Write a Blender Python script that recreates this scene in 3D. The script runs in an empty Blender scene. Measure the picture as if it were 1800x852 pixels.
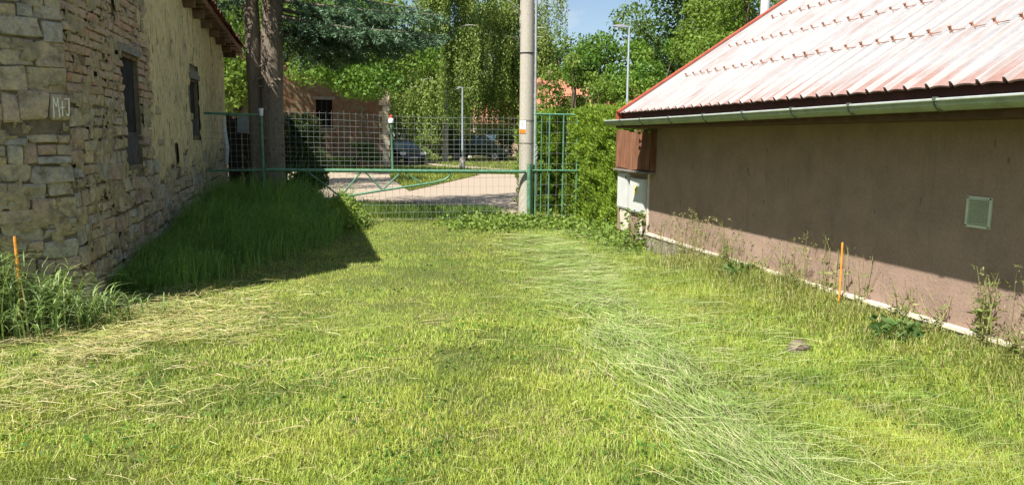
import bpy, math, random
import numpy as np
from mathutils import Vector, Matrix, Euler

R = math.radians
rng = np.random.default_rng(7)
random.seed(7)
sc = bpy.context.scene
COL = sc.collection

# ------------------------------------------------------------------ camera, sky, sun, exposure
CAM_H = 1.6
def cam_basis(yaw, pitch, roll):
    y, p, r = R(yaw), R(pitch), R(roll)
    f = Vector((math.sin(y) * math.cos(p), math.cos(y) * math.cos(p), math.sin(p)))
    rt = Vector((math.cos(y), -math.sin(y), 0)); up = rt.cross(f)
    r2 = math.cos(r) * rt + math.sin(r) * up; u2 = -math.sin(r) * rt + math.cos(r) * up
    return f, r2, u2
F_, R_, U_ = cam_basis(13.6, -8.0, 0.5)
cd = bpy.data.cameras.new('camera'); cd.sensor_width = 36; cd.lens = 26.0; cd.clip_end = 2000; cd.clip_start = .05
cam = bpy.data.objects.new('camera', cd); COL.objects.link(cam)
m = Matrix((R_, U_, -F_)).transposed().to_4x4(); m.translation = (0, 0, CAM_H); cam.matrix_world = m
sc.camera = cam

LX, LY, TE = 1.0, 0.8, 1.68                     # light travels (+x, +y, down): te = drop per metre of x
LDIR = Vector((LX, LY, -TE)).normalized()
ELEV = math.asin(-LDIR.z)
sd = bpy.data.lights.new('sun', 'SUN'); sd.energy = 5.0; sd.angle = R(.55); sd.color = (1, .955, .87)
sun = bpy.data.objects.new('sun', sd); COL.objects.link(sun)
sun.rotation_euler = LDIR.to_track_quat('-Z', 'Y').to_euler()

w = bpy.data.worlds.new('World'); sc.world = w; w.use_nodes = True
nt = w.node_tree; nt.nodes.clear()
sky = nt.nodes.new('ShaderNodeTexSky'); sky.sky_type = 'NISHITA'; sky.sun_disc = False
sky.sun_elevation = ELEV
sky.sun_rotation = math.atan2(-LDIR.x, -LDIR.y)
sky.air_density = 1.0; sky.dust_density = .8; sky.ozone_density = 1.2
tc = nt.nodes.new('ShaderNodeTexCoord'); mp = nt.nodes.new('ShaderNodeMapping')
mp.inputs['Location'].default_value = (.35, .1, .2); mp.inputs['Scale'].default_value = (1, 1, 2.2)
nz = nt.nodes.new('ShaderNodeTexNoise'); nz.inputs['Scale'].default_value = 3.2; nz.inputs['Detail'].default_value = 9; nz.inputs['Roughness'].default_value = .58
cr = nt.nodes.new('ShaderNodeValToRGB'); cr.color_ramp.elements[0].position = .55; cr.color_ramp.elements[1].position = .70
mx = nt.nodes.new('ShaderNodeMixRGB'); mx.inputs[2].default_value = (6.5, 6.6, 6.8, 1)
bg = nt.nodes.new('ShaderNodeBackground'); bg.inputs[1].default_value = .07
ow = nt.nodes.new('ShaderNodeOutputWorld')
L = nt.links.new
L(tc.outputs['Generated'], mp.inputs[0]); L(mp.outputs[0], nz.inputs['Vector']); L(nz.outputs['Fac'], cr.inputs[0])
L(cr.outputs[0], mx.inputs[0]); L(sky.outputs[0], mx.inputs[1]); L(mx.outputs[0], bg.inputs[0]); L(bg.outputs[0], ow.inputs[0])
vs = sc.view_settings
vs.view_transform = 'Standard'; vs.look = 'None'; vs.exposure = 1.0; vs.gamma = 1; vs.use_curve_mapping = False
sc.cycles.max_bounces = 8; sc.cycles.transparent_max_bounces = 8

# ------------------------------------------------------------------ materials
class NM:
    """small helper round one node material"""
    def __init__(s, name, rough=.8, spec=.3):
        s.m = bpy.data.materials.new(name); s.m.use_nodes = True; s.t = s.m.node_tree
        s.b = s.t.nodes['Principled BSDF']; s.b.inputs['Roughness'].default_value = rough
        s.b.inputs['Specular IOR Level'].default_value = spec
    def n(s, ty, **kw):
        x = s.t.nodes.new(ty)
        for k, v in kw.items(): setattr(x, k, v)
        return x
    def l(s, a, b): s.t.links.new(a, b)
    def pos(s, scale=(1, 1, 1)):
        g = s.n('ShaderNodeNewGeometry'); mpn = s.n('ShaderNodeMapping'); mpn.inputs['Scale'].default_value = scale
        s.l(g.outputs['Position'], mpn.inputs[0]); return mpn.outputs[0]
    def noise(s, scale, detail=5, rough=.6, vec=None, dist=0):
        x = s.n('ShaderNodeTexNoise'); x.inputs['Scale'].default_value = scale; x.inputs['Detail'].default_value = detail
        x.inputs['Roughness'].default_value = rough; x.inputs['Distortion'].default_value = dist
        s.l(vec if vec is not None else s.pos(), x.inputs['Vector']); return x.outputs['Fac']
    def ramp(s, fac, stops):
        x = s.n('ShaderNodeValToRGB'); e = x.color_ramp.elements
        while len(e) < len(stops): e.new(.5)
        for k, (p, c) in enumerate(stops):
            e[k].position = p; e[k].color = (c, c, c, 1) if isinstance(c, (int, float)) else (*c, 1)
        s.l(fac, x.inputs[0]); return x.outputs[0]
    def mix(s, fac, a, b, mode='MIX'):
        x = s.n('ShaderNodeMixRGB', blend_type=mode)
        for i, v in enumerate((fac, a, b)):
            if isinstance(v, (int, float)): x.inputs[i].default_value = v if i == 0 else (v, v, v, 1)
            elif isinstance(v, tuple): x.inputs[i].default_value = (*v, 1)
            else: s.l(v, x.inputs[i])
        return x.outputs[0]
    def math(s, op, a, b=0.0):
        x = s.n('ShaderNodeMath', operation=op)
        for i, v in enumerate((a, b)):
            if isinstance(v, (int, float)): x.inputs[i].default_value = v
            else: s.l(v, x.inputs[i])
        return x.outputs[0]
    def color(s, c):
        if isinstance(c, tuple): s.b.inputs['Base Color'].default_value = (*c, 1)
        else: s.l(c, s.b.inputs['Base Color'])
        return s
    def bump(s, h, strength=.5, dist=.01):
        x = s.n('ShaderNodeBump'); x.inputs['Strength'].default_value = strength; x.inputs['Distance'].default_value = dist
        s.l(h, x.inputs['Height']); s.l(x.outputs[0], s.b.inputs['Normal']); return s
    def rand(s): return s.n('ShaderNodeObjectInfo').outputs['Random']

MT = {}
def simple(name, c, rough=.6, spec=.4, metal=0, var=.25, scale=9, bump=0):
    k = NM(name, rough, spec); k.b.inputs['Metallic'].default_value = metal
    f = k.noise(scale, 6, .65)
    d = tuple(x * (1 - var) for x in c); u = tuple(min(1, x * (1 + var)) for x in c)
    k.color(k.ramp(f, [(.3, d), (.7, u)]))
    if bump: k.bump(f, bump, .01)
    MT[name] = k.m; return k.m

# foliage: per-leaf tint attribute x slow noise, diffuse + translucent
def foliage(name, trans=.35, rough=.55, spec=.25):
    k = NM(name, rough, spec)
    a = k.n('ShaderNodeAttribute'); a.attribute_name = 'tint'
    f = k.noise(.9, 3, .6)
    c = k.mix(1.0, a.outputs['Color'], k.ramp(f, [(.3, (.82, .86, .8)), (.7, (1.12, 1.1, 1.05))]), 'MULTIPLY')
    k.color(c)
    tr = k.n('ShaderNodeBsdfTranslucent'); ms = k.n('ShaderNodeMixShader'); ms.inputs[0].default_value = trans
    k.l(k.mix(1.0, c, (1.25, 1.2, .7), 'MULTIPLY'), tr.inputs['Color'])
    out = k.t.nodes['Material Output']
    k.l(k.b.outputs[0], ms.inputs[1]); k.l(tr.outputs[0], ms.inputs[2]); k.l(ms.outputs[0], out.inputs['Surface'])
    MT[name] = k.m; return k.m
foliage('leaf', .38); foliage('grass', .35, .5, .3); foliage('needle', .12, .6, .2); foliage('straw', .2, .6, .2)

def mk_ground():
    k = NM('ground', .95, .1)
    big = k.noise(.6, 5, .6); fine = k.noise(26, 6, .7)
    soil = k.ramp(fine, [(.3, (.055, .05, .02)), (.7, (.15, .13, .06))])
    green = k.ramp(fine, [(.3, (.05, .075, .015)), (.7, (.15, .19, .045))])
    k.color(k.mix(k.ramp(big, [(.35, .35), (.65, .9)]), soil, green)); k.bump(fine, .8, .03); MT['ground'] = k.m
mk_ground()
def mk_road():
    k = NM('road', .9, .2)
    f = k.noise(45, 6, .75); b = k.noise(.5, 5, .6); c = k.noise(3.5, 4, .6)
    base = k.ramp(f, [(.3, (.27, .215, .165)), (.7, (.43, .355, .275))])
    base = k.mix(k.ramp(b, [(.4, 0.0), (.7, .5)]), base, (.36, .28, .2))
    base = k.mix(k.ramp(c, [(.55, 0.0), (.75, .4)]), base, (.26, .23, .19))
    k.color(base); k.bump(f, .5, .015); MT['road'] = k.m
mk_road()
def mk_stone():
    k = NM('stone', .9, .15); r = k.rand()
    base = k.ramp(r, [(0, (.45, .405, .29)), (.18, (.50, .43, .28)), (.34, (.40, .375, .315)), (.5, (.47, .385, .275)), (.64, (.42, .415, .365)), (.8, (.52, .455, .33)), (.93, (.43, .33, .26))])
    f = k.noise(7, 7, .7); g = k.noise(30, 6, .7)
    base = k.mix(1.0, base, k.ramp(f, [(.32, (.48, .46, .44)), (.5, (1, 1, 1)), (.68, (1.28, 1.2, 1.02))]), 'MULTIPLY')
    base = k.mix(k.ramp(k.noise(3.1, 5, .65), [(.55, 0.0), (.68, .55)]), base, (.47, .36, .16))
    base = k.mix(k.ramp(k.noise(11, 5, .7), [(.6, 0.0), (.72, .5)]), base, (.13, .135, .11))
    base = k.mix(1.0, base, k.ramp(g, [(.3, (.72, .72, .72)), (.7, (1.25, 1.22, 1.15))]), 'MULTIPLY'); k.color(base); k.bump(k.math('ADD', f, k.math('MULTIPLY', g, .5)), 1.0, .045); MT['stone'] = k.m
mk_stone()
def mk_brick():
    k = NM('brick', .9, .15); r = k.rand()
    base = k.ramp(r, [(0, (.40, .30, .215)), (.25, (.45, .31, .22)), (.45, (.45, .365, .255)), (.65, (.46, .325, .235)), (.82, (.43, .365, .275)), (.97, (.49, .28, .19))])
    f = k.noise(12, 7, .7)
    base = k.mix(1.0, base, k.ramp(f, [(.3, (.65, .62, .6)), (.7, (1.15, 1.12, 1.08))]), 'MULTIPLY')
    base = k.mix(k.ramp(k.noise(4.3, 5, .65), [(.54, 0.0), (.68, .6)]), base, (.46, .36, .18))
    k.color(base); k.bump(f, .8, .02); MT['brick'] = k.m
mk_brick()
def mk_mortar():
    k = NM('mortar', .95, .1); f = k.noise(16, 8, .75)
    base = k.ramp(f, [(.3, (.23, .19, .115)), (.55, (.49, .41, .24)), (.75, (.63, .53, .32))])
    base = k.mix(k.ramp(k.noise(2.5, 4), [(.45, 0.0), (.65, .6)]), base, (.24, .21, .15))
    k.color(base); k.bump(f, 1.0, .04); MT['mortar'] = k.m
mk_mortar()
simple('joint', (.17, .14, .09), .95, .1, 0, .35, 14, .6)
def mk_plaster():
    k = NM('plaster', .95, .1)
    f = k.noise(9, 8, .75); st = k.noise(1, 6, .7, k.pos((1, 9, 1.6)))
    base = k.ramp(f, [(.3, (.56, .445, .225)), (.5, (.76, .62, .33)), (.72, (.84, .71, .43))])
    base = k.mix(k.ramp(st, [(.56, 0.0), (.66, .85)]), base, (.2, .165, .11))
    base = k.mix(k.ramp(k.noise(1.3, 4), [(.5, 0.0), (.72, .55)]), base, (.40, .33, .21))
    fl1 = k.noise(1, 4, .6, k.pos((1, 24, 7))); fl2 = k.noise(1, 4, .6, k.pos((1, 9, 3.2)))
    base = k.mix(k.ramp(fl1, [(.58, 0.0), (.66, .8)]), base, (.16, .125, .075))
    base = k.mix(k.ramp(fl2, [(.63, 0.0), (.69, .8)]), base, (.17, .13, .085))
    g = k.n('ShaderNodeNewGeometry'); sx = k.n('ShaderNodeSeparateXYZ'); k.l(g.outputs['Position'], sx.inputs[0])
    low = k.math('ADD', sx.outputs['Z'], k.math('MULTIPLY', k.noise(1.7, 5), 1.6))
    base = k.mix(k.ramp(k.math('MULTIPLY', low, .4), [(.62, .75), (.86, 0.0)]), base, (.30, .255, .17))
    k.color(base); k.bump(k.math('ADD', f, k.math('MULTIPLY', st, .7)), 1.0, .05); MT['plaster'] = k.m
mk_plaster()
def mk_render():
    k = NM('render_wall', .9, .15)
    f = k.noise(40, 5, .7); b = k.noise(1.1, 5, .6); st = k.noise(1, 5, .65, k.pos((1, 7, .9)))
    base = k.ramp(b, [(.3, (.30, .206, .162)), (.7, (.355, .25, .2))])
    base = k.mix(1.0, base, k.ramp(f, [(.3, (.86, .86, .86)), (.7, (1.12, 1.12, 1.12))]), 'MULTIPLY')
    base = k.mix(k.ramp(k.noise(.55, 6, .7), [(.42, 0.0), (.62, .4)]), base, (.29, .205, .165))
    g_ = k.n('ShaderNodeNewGeometry'); sx_ = k.n('ShaderNodeSeparateXYZ'); k.l(g_.outputs['Position'], sx_.inputs[0])
    spl = k.math('ADD', sx_.outputs['Z'], k.math('MULTIPLY', k.noise(6, 6, .7), .45))
    base = k.mix(k.ramp(spl, [(.46, .4), (.60, 0.0)]), base, (.25, .19, .14))
    base = k.mix(k.ramp(st, [(.58, 0.0), (.74, .45)]), base, (.185, .14, .105))
    base = k.mix(k.ramp(k.noise(5.5, 3, .5, k.pos((1, 1.8, .8))), [(.70, 0.0), (.745, .75)]), base, (.12, .09, .07))
    base = k.mix(1.0, base, k.ramp(k.noise(3.2, 7, .72), [(.35, (.84, .85, .86)), (.65, (1.1, 1.09, 1.08))]), 'MULTIPLY'); k.color(base); k.bump(k.math('ADD', f, k.noise(5, 5, .6)), .4, .012); MT['render_wall'] = k.m
mk_render()
def mk_roofsheet():
    k = NM('roof_sheet', .55, .35)
    g = k.n('ShaderNodeNewGeometry'); sx = k.n('ShaderNodeSeparateXYZ'); k.l(g.outputs['Position'], sx.inputs[0])
    f = k.noise(22, 7, .75); v = k.noise(1.4, 6, .65, k.pos((.8, 9, .8)))
    white = k.ramp(f, [(.3, (.24, .24, .25)), (.55, (.33, .33, .34)), (.75, (.41, .41, .42))])
    red = k.ramp(f, [(.3, (.235, .10, .07)), (.7, (.34, .18, .135))])
    stk = k.noise(1, 6, .7, k.pos((.5, 42, .5))); white = k.mix(k.ramp(stk, [(.45, 0.0), (.62, .65)]), white, (.21, .18, .17))
    white = k.mix(k.ramp(k.noise(60, 3, .6), [(.6, 0.0), (.7, .35)]), white, (.24, .15, .12))
    near = k.math('SUBTRACT', 4.14, sx.outputs['X'])
    wear = k.math('ADD', k.math('MULTIPLY', near, 1.5), v)
    base = k.mix(k.ramp(wear, [(.52, .0), (.80, .82)]), white, red)
    base = k.mix(k.ramp(k.rand(), [(0, 0.0), (1, .2)]), base, (.29, .25, .24))
    k.color(base); MT['roof_sheet'] = k.m
mk_roofsheet()
def mk_rib():
    k = NM('roof_rib', .5, .4); f = k.noise(2, 6, .7, k.pos((.7, 14, .7)))
    k.color(k.ramp(f, [(.34, (.33, .265, .245)), (.52, (.42, .40, .395))])); MT['roof_rib'] = k.m
mk_rib()
def mk_concrete():
    k = NM('concrete', .9, .2); f = k.noise(30, 7, .75); b = k.noise(2.2, 5, .6, k.pos((1, 1, .35)))
    base = k.ramp(f, [(.3, (.33, .30, .25)), (.7, (.47, .435, .37))])
    base = k.mix(k.ramp(b, [(.5, 0.0), (.7, .4)]), base, (.28, .25, .2)); k.color(base); k.bump(f, .4, .01); MT['concrete'] = k.m
mk_concrete()
def mk_plinth():
    k = NM('plinth', .95, .1); f = k.noise(38, 8, .8); b = k.noise(3, 5)
    base = k.ramp(f, [(.3, (.17, .15, .12)), (.7, (.46, .41, .34))]); base = k.mix(k.ramp(b, [(.45, 0.0), (.65, .5)]), base, (.35, .3, .22))
    k.color(base); k.bump(f, 1.0, .03); MT['plinth'] = k.m
mk_plinth()
def mk_rustbox():
    k = NM('brown_sheet', .75, .25); f = k.noise(9, 7, .7, k.pos((1, 1, .25)))
    k.color(k.ramp(f, [(.3, (.10, .045, .025)), (.55, (.18, .082, .045)), (.75, (.25, .14, .085))])); k.bump(f, .3, .01); MT['brown_sheet'] = k.m
mk_rustbox()
def mk_bark(name, a, b, sc_=(6, 6, 1.6)):
    k = NM(name, .95, .1); f = k.noise(5, 8, .75, k.pos(sc_), .6)
    k.color(k.ramp(f, [(.3, a), (.7, b)])); k.bump(f, 1.0, .06); MT[name] = k.m
mk_bark('spruce_bark', (.15, .115, .085), (.36, .30, .235)); mk_bark('bark', (.08, .06, .04), (.22, .18, .13))
mk_bark('birch_bark', (.25, .23, .2), (.72, .7, .66), (2, 2, 5))
def mk_ruin():
    k = NM('ruin_masonry', .95, .1)
    bt = k.n('ShaderNodeTexBrick'); bt.inputs['Scale'].default_value = 1.0; bt.inputs['Brick Width'].default_value = .34; bt.inputs['Row Height'].default_value = .13; bt.inputs['Mortar Size'].default_value = .018
    bt.inputs['Color1'].default_value = (.24, .11, .06, 1); bt.inputs['Color2'].default_value = (.19, .145, .095, 1); bt.inputs['Mortar'].default_value = (.15, .12, .08, 1)  # tones darkened overall to stand in for missing shade on the ruin
    g = k.n('ShaderNodeNewGeometry'); sx = k.n('ShaderNodeSeparateXYZ'); k.l(g.outputs['Position'], sx.inputs[0])
    cb = k.n('ShaderNodeCombineXYZ'); k.l(k.math('ADD', sx.outputs['X'], sx.outputs['Y']), cb.inputs[0]); k.l(sx.outputs['Z'], cb.inputs[1]); k.l(cb.outputs[0], bt.inputs['Vector'])
    f = k.noise(4, 7, .7)
    base = k.mix(k.ramp(k.noise(1.1, 5, .65), [(.48, 0.0), (.58, .8)]), bt.outputs['Color'], (.19, .15, .10))
    base = k.mix(1.0, base, k.ramp(f, [(.3, (.6, .58, .55)), (.7, (1.2, 1.15, 1.1))]), 'MULTIPLY')
    k.color(base); k.bump(f, .8, .06); MT['ruin_masonry'] = k.m
mk_ruin()
simple('gate_green', (.085, .205, .12), .45, .5, 0, .4, 16)
simple('wire', (.30, .31, .30), .45, .5, .3, .3, 20)
simple('dark_board', (.045, .035, .028), .9, .1, 0, .4, 7, .4)
simple('window_board', (.03, .03, .03), .85, .15, 0, .45, 5, .3)
simple('grey_board', (.085, .083, .078), .9, .1, 0, .4, 6, .3)
simple('timber', (.17, .11, .07), .85, .15, 0, .4, 8, .5)
simple('old_timber', (.21, .19, .16), .9, .1, 0, .35, 14, .5)
simple('tile', (.22, .10, .065), .85, .15, 0, .45, 9, .5)
simple('fascia', (.075, .028, .022), .6, .3, 0, .3, 9)
simple('soffit', (.10, .055, .035), .8, .2, 0, .3, 9)
simple('gutter', (.27, .31, .22), .5, .4, .2, .22, 8)
simple('gutter_strap', (.10, .12, .085), .6, .3, .1, .2, 8)
simple('gutter_lip', (.50, .54, .50), .4, .5, .3, .15, 14)
simple('red_flashing', (.38, .085, .045), .5, .4, 0, .25, 8)
simple('guard', (.36, .17, .10), .7, .3, 0, .3, 20)
simple('white_cabinet', (.56, .57, .56), .5, .4, 0, .07, 6)
simple('yellow_label', (.62, .52, .16), .6, .3, 0, .2, 40)
simple('cap_strip', (.62, .56, .45), .85, .2, 0, .2, 14, .3)
simple('vent_plastic', (.55, .60, .48), .5, .4, 0, .1, 12)
simple('dark_gap', (.02, .02, .018), .9, .05, 0, .2, 9)
simple('orange_stake', (.66, .27, .04), .7, .3, 0, .3, 22)
simple('white_plastic', (.78, .80, .84), .35, .5, 0, .05, 9)
simple('red_plastic', (.55, .07, .04), .4, .5, 0, .1, 9)
simple('sign_orange', (.75, .20, .02), .5, .4, 0, .1, 12)
simple('black', (.015, .015, .015), .5, .4, 0, .2, 9)
simple('galvanised', (.46, .48, .5), .4, .5, .5, .2, 9)
simple('grey_sheet', (.33, .37, .42), .6, .3, 0, .25, 6)
simple('chalk', (.82, .79, .70), .95, .05, 0, .25, 60)
simple('car_paint', (.03, .045, .085), .22, .6, .2, .1, 3)
simple('van_paint', (.03, .07, .04), .35, .5, .1, .2, 3)
simple('car_glass', (.10, .17, .25), .08, .8, 0, .15, 2)
simple('rubber', (.02, .02, .02), .85, .2, 0, .2, 9)
simple('headlamp', (.82, .84, .86), .1, .8, 0, .05, 9)
simple('house_wall', (.56, .40, .29), .9, .2, 0, .12, 2)
simple('house_tile', (.46, .20, .125), .8, .2, 0, .22, 3)
simple('lamp_steel', (.40, .46, .50), .4, .5, .3, .1, 5)
simple('rock', (.16, .13, .10), .95, .1, 0, .35, 12, .7)
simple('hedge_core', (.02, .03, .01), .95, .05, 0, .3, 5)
simple('far_green', (.04, .06, .02), .95, .05, 0, .4, 1)

# ------------------------------------------------------------------ object helpers
W = {}                                            # world origin of every object used as parent
def link(o, parent=None):
    COL.objects.link(o)
    if parent is not None: o.parent = parent
    return o
def thing(name, label, cat, loc=(0, 0, 0), group=None):
    o = bpy.data.objects.new(name, None); o.empty_display_size = .1; link(o); o.location = loc
    o['label'] = label; o['category'] = cat
    if group: o['group'] = group
    W[o.name] = Vector(loc); return o
def tag(o, label, cat, group=None):
    o['label'] = label; o['category'] = cat
    if group: o['group'] = group
    return o

class Geo:
    def __init__(s): s.v = []; s.f = []
    def add(s, vs, fs):
        b = len(s.v); s.v += [tuple(x) for x in vs]; s.f += [tuple(i + b for i in f) for f in fs]; return s
    def box(s, lo, hi, M=None):
        x0, y0, z0 = lo; x1, y1, z1 = hi
        vs = [(x0, y0, z0), (x1, y0, z0), (x1, y1, z0), (x0, y1, z0), (x0, y0, z1), (x1, y0, z1), (x1, y1, z1), (x0, y1, z1)]
        if M is not None: vs = [M @ Vector(v) for v in vs]
        return s.add(vs, [(3, 2, 1, 0), (4, 5, 6, 7), (0, 1, 5, 4), (1, 2, 6, 5), (2, 3, 7, 6), (3, 0, 4, 7)])
    def tube(s, pts, rad, n=8, cap=True, jit=0):
        pts = [Vector(p) for p in pts]
        if isinstance(rad, (int, float)): rad = [rad] * len(pts)
        vs = []; ref = None
        for i, p in enumerate(pts):
            d = (pts[min(i + 1, len(pts) - 1)] - pts[max(i - 1, 0)]).normalized()
            if ref is None: ref = Vector((0, 0, 1)) if abs(d.z) < .9 else Vector((1, 0, 0))
            a = d.cross(ref).normalized(); b = d.cross(a).normalized(); ref = b.cross(d).normalized() if False else ref
            for k in range(n):
                t = 2 * math.pi * k / n; r = rad[i] * (1 + (random.uniform(-jit, jit) if jit else 0))
                vs.append(p + a * (math.cos(t) * r) + b * (math.sin(t) * r))
        fs = []
        for i in range(len(pts) - 1):
            for k in range(n):
                k2 = (k + 1) % n; fs.append((i * n + k, i * n + k2, (i + 1) * n + k2, (i + 1) * n + k))
        if cap: fs.append(tuple(range(n - 1, -1, -1))); fs.append(tuple((len(pts) - 1) * n + k for k in range(n)))
        return s.add(vs, fs)
    def lathe(s, c, prof, n=16):
        vs = []; fs = []
        for (r, z) in prof:
            for k in range(n):
                t = 2 * math.pi * k / n; vs.append((c[0] + r * math.cos(t), c[1] + r * math.sin(t), c[2] + z))
        for i in range(len(prof) - 1):
            for k in range(n):
                k2 = (k + 1) % n; fs.append((i * n + k, i * n + k2, (i + 1) * n + k2, (i + 1) * n + k))
        fs.append(tuple(range(n - 1, -1, -1))); fs.append(tuple((len(prof) - 1) * n + k for k in range(n)))
        return s.add(vs, fs)
    def prism(s, poly, ax, lo, hi):
        """poly: 2-D points in the two other axes (in xyz order), extruded along axis ax"""
        def mk(p, t):
            q = list(p); q.insert(ax, t); return tuple(q)
        n = len(poly)
        return s.add([mk(p, lo) for p in poly] + [mk(p, hi) for p in poly],
                     [tuple(range(n - 1, -1, -1)), tuple(range(n, 2 * n))] + [(i, (i + 1) % n, n + (i + 1) % n, n + i) for i in range(n)])
    def mesh(s, name, off=Vector((0, 0, 0)), smooth=False):
        me = bpy.data.meshes.new(name); me.from_pydata([(v[0] - off[0], v[1] - off[1], v[2] - off[2]) for v in s.v], [], s.f); me.update()
        import bmesh
        bm = bmesh.new(); bm.from_mesh(me); bmesh.ops.recalc_face_normals(bm, faces=bm.faces); bm.to_mesh(me); bm.free()
        if smooth:
            me.polygons.foreach_set('use_smooth', [True] * len(me.polygons))
            try: me.set_sharp_from_angle(angle=R(40))
            except Exception: pass
        return me
    def obj(s, name, mat, parent=None, smooth=False, origin=None):
        base = W.get(parent.name, Vector((0, 0, 0))) if parent is not None else Vector((0, 0, 0))
        off = Vector(origin) if origin is not None else base
        o = bpy.data.objects.new(name, s.mesh(name, off, smooth)); o.data.materials.append(MT[mat] if isinstance(mat, str) else mat)
        link(o, parent); o.location = off - base; W[o.name] = off; return o
def place(name, me, parent, M):
    """another object on shared mesh data, at world matrix M"""
    o = bpy.data.objects.new(name, me); link(o, parent)
    base = W.get(parent.name, Vector((0, 0, 0))) if parent is not None else Vector((0, 0, 0))
    M2 = M.copy(); M2.translation = M2.translation - base; o.matrix_local = M2; W[o.name] = M.translation.copy(); return o
def structure(o): o['kind'] = 'structure'; return o
def stuff(o): o['kind'] = 'stuff'; return o

def fast(name, V, T, tint, mat, parent=None, origin=None):
    """big triangle/quad soups through numpy: V (n,3), T (m,k), tint (n,3)"""
    base = W.get(parent.name, Vector((0, 0, 0))) if parent is not None else Vector((0, 0, 0))
    off = Vector(origin) if origin is not None else base
    me = bpy.data.meshes.new(name); k = T.shape[1]
    me.vertices.add(len(V)); me.vertices.foreach_set('co', (V - np.array(off)).astype(np.float32).ravel())
    me.loops.add(T.size); me.loops.foreach_set('vertex_index', T.astype(np.int32).ravel())
    me.polygons.add(len(T)); me.polygons.foreach_set('loop_start', np.arange(0, T.size, k, dtype=np.int32))
    if tint is not None:
        a = me.attributes.new('tint', 'FLOAT_COLOR', 'POINT'); c = np.ones((len(V), 4), np.float32); c[:, :3] = tint; a.data.foreach_set('color', c.ravel())
    me.update(calc_edges=True); me.validate()
    me.materials.append(MT[mat]); o = bpy.data.objects.new(name, me); link(o, parent); o.location = off - base; W[o.name] = off
    return o

def vnoise(x, y, s=1.0, seed=0):
    """cheap smooth value noise in 0..1 (numpy)"""
    x = np.asarray(x, float) * s + seed * 17.3; y = np.asarray(y, float) * s + seed * 9.1
    def h(i, j): 
        t = np.sin(i * 127.1 + j * 311.7 + seed * 3.1) * 43758.5453; return t - np.floor(t)
    i = np.floor(x); j = np.floor(y); u = x - i; v = y - j; u = u * u * (3 - 2 * u); v = v * v * (3 - 2 * v)
    return (h(i, j) * (1 - u) + h(i + 1, j) * u) * (1 - v) + (h(i, j + 1) * (1 - u) + h(i + 1, j + 1) * u) * v
def fbm(x, y, s=1.0, seed=0):
    return .5 * vnoise(x, y, s, seed) + .3 * vnoise(x, y, s * 2.1, seed + 1) + .2 * vnoise(x, y, s * 4.3, seed + 2)

# ------------------------------------------------------------------ the setting: ground, road, verge, track
def gz(x, y):
    x = np.asarray(x, float); y = np.asarray(y, float)
    fade = np.clip((15.0 - y) / 2.0, 0, 1) * np.clip((y + 6) / 3, 0, 1) * np.clip((9 - np.abs(x - 1)) / 3, 0, 1)
    bank = .17 * np.exp(-((np.minimum(x, 4.4) - 4.4) / .5) ** 2) * np.clip((8.9 - y) / 1.3, 0, 1) * np.clip((y + 5) / 2, 0, 1) * (x < 4.9)   # soil banked up against the right wall
    return (.05 * (fbm(x, y, .7, 3) - .5) + .02 * (vnoise(x, y, 3.1, 5) - .5)) * fade + bank
def grid_sheet(name, xs, ys, mat, dz=0.0, zf=gz):
    X, Y = np.meshgrid(xs, ys, indexing='ij'); V = np.stack([X, Y, zf(X, Y) + dz], -1).reshape(-1, 3)
    ny = len(ys); i, j = np.meshgrid(np.arange(len(xs) - 1), np.arange(ny - 1), indexing='ij'); a = (i * ny + j).ravel()
    return fast(name, V, np.stack([a, a + ny, a + ny + 1, a + 1], -1), None, mat)
far = np.array([1200, 600, 300, 150, 80, 45, 28, 18])
xs = np.concatenate([-far, np.arange(-12, 14.01, .25), far[::-1] + 1]); ys = np.concatenate([-far + 0., np.arange(-8, 17.01, .25), far[::-1] + 4.])
structure(grid_sheet('ground', np.sort(xs), np.sort(ys), 'ground'))
def poly_sheet(name, pts, z, mat, wob=.0, step=.35, seed=1):
    """flat sheet with a wobbly outline"""
    out = []
    rr = random.Random(seed)
    for k in range(len(pts)):
        a = Vector(pts[k]); b = Vector(pts[(k + 1) % len(pts)]); n = max(1, int((b - a).length / step))
        for q in range(n):
            p = a.lerp(b, q / n); out.append((p.x + rr.uniform(-wob, wob), p.y + rr.uniform(-wob, wob), z))
    g = Geo(); g.add(out, [tuple(range(len(out)))]); return structure(g.obj(name, mat))
poly_sheet('road', [(-14, 27), (-6, 22.4), (0, 18.4), (3.1, 15.25), (7.5, 13.4), (30, 11), (34, 33), (16, 33), (7.6, 32.2), (5.0, 33.5), (2.9, 35.5), (-1, 36.2), (-14, 37)], .006, 'road', .1)
poly_sheet('track', [(2.2, 43.2), (5.2, 42.6), (7.2, 38.2), (8.6, 36.6), (9.3, 37.2), (6.6, 43.6), (5, 52), (2, 52)], .006, 'road', .06)
vg = Geo(); vp = [(2.2, 22.3), (6.2, 31.8), (4.6, 33.5), (2.9, 35.2), (2.2, 30)]
vg.prism(vp, 2, -.02, .025); structure(vg.obj('grass_verge', 'ground'))

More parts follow.
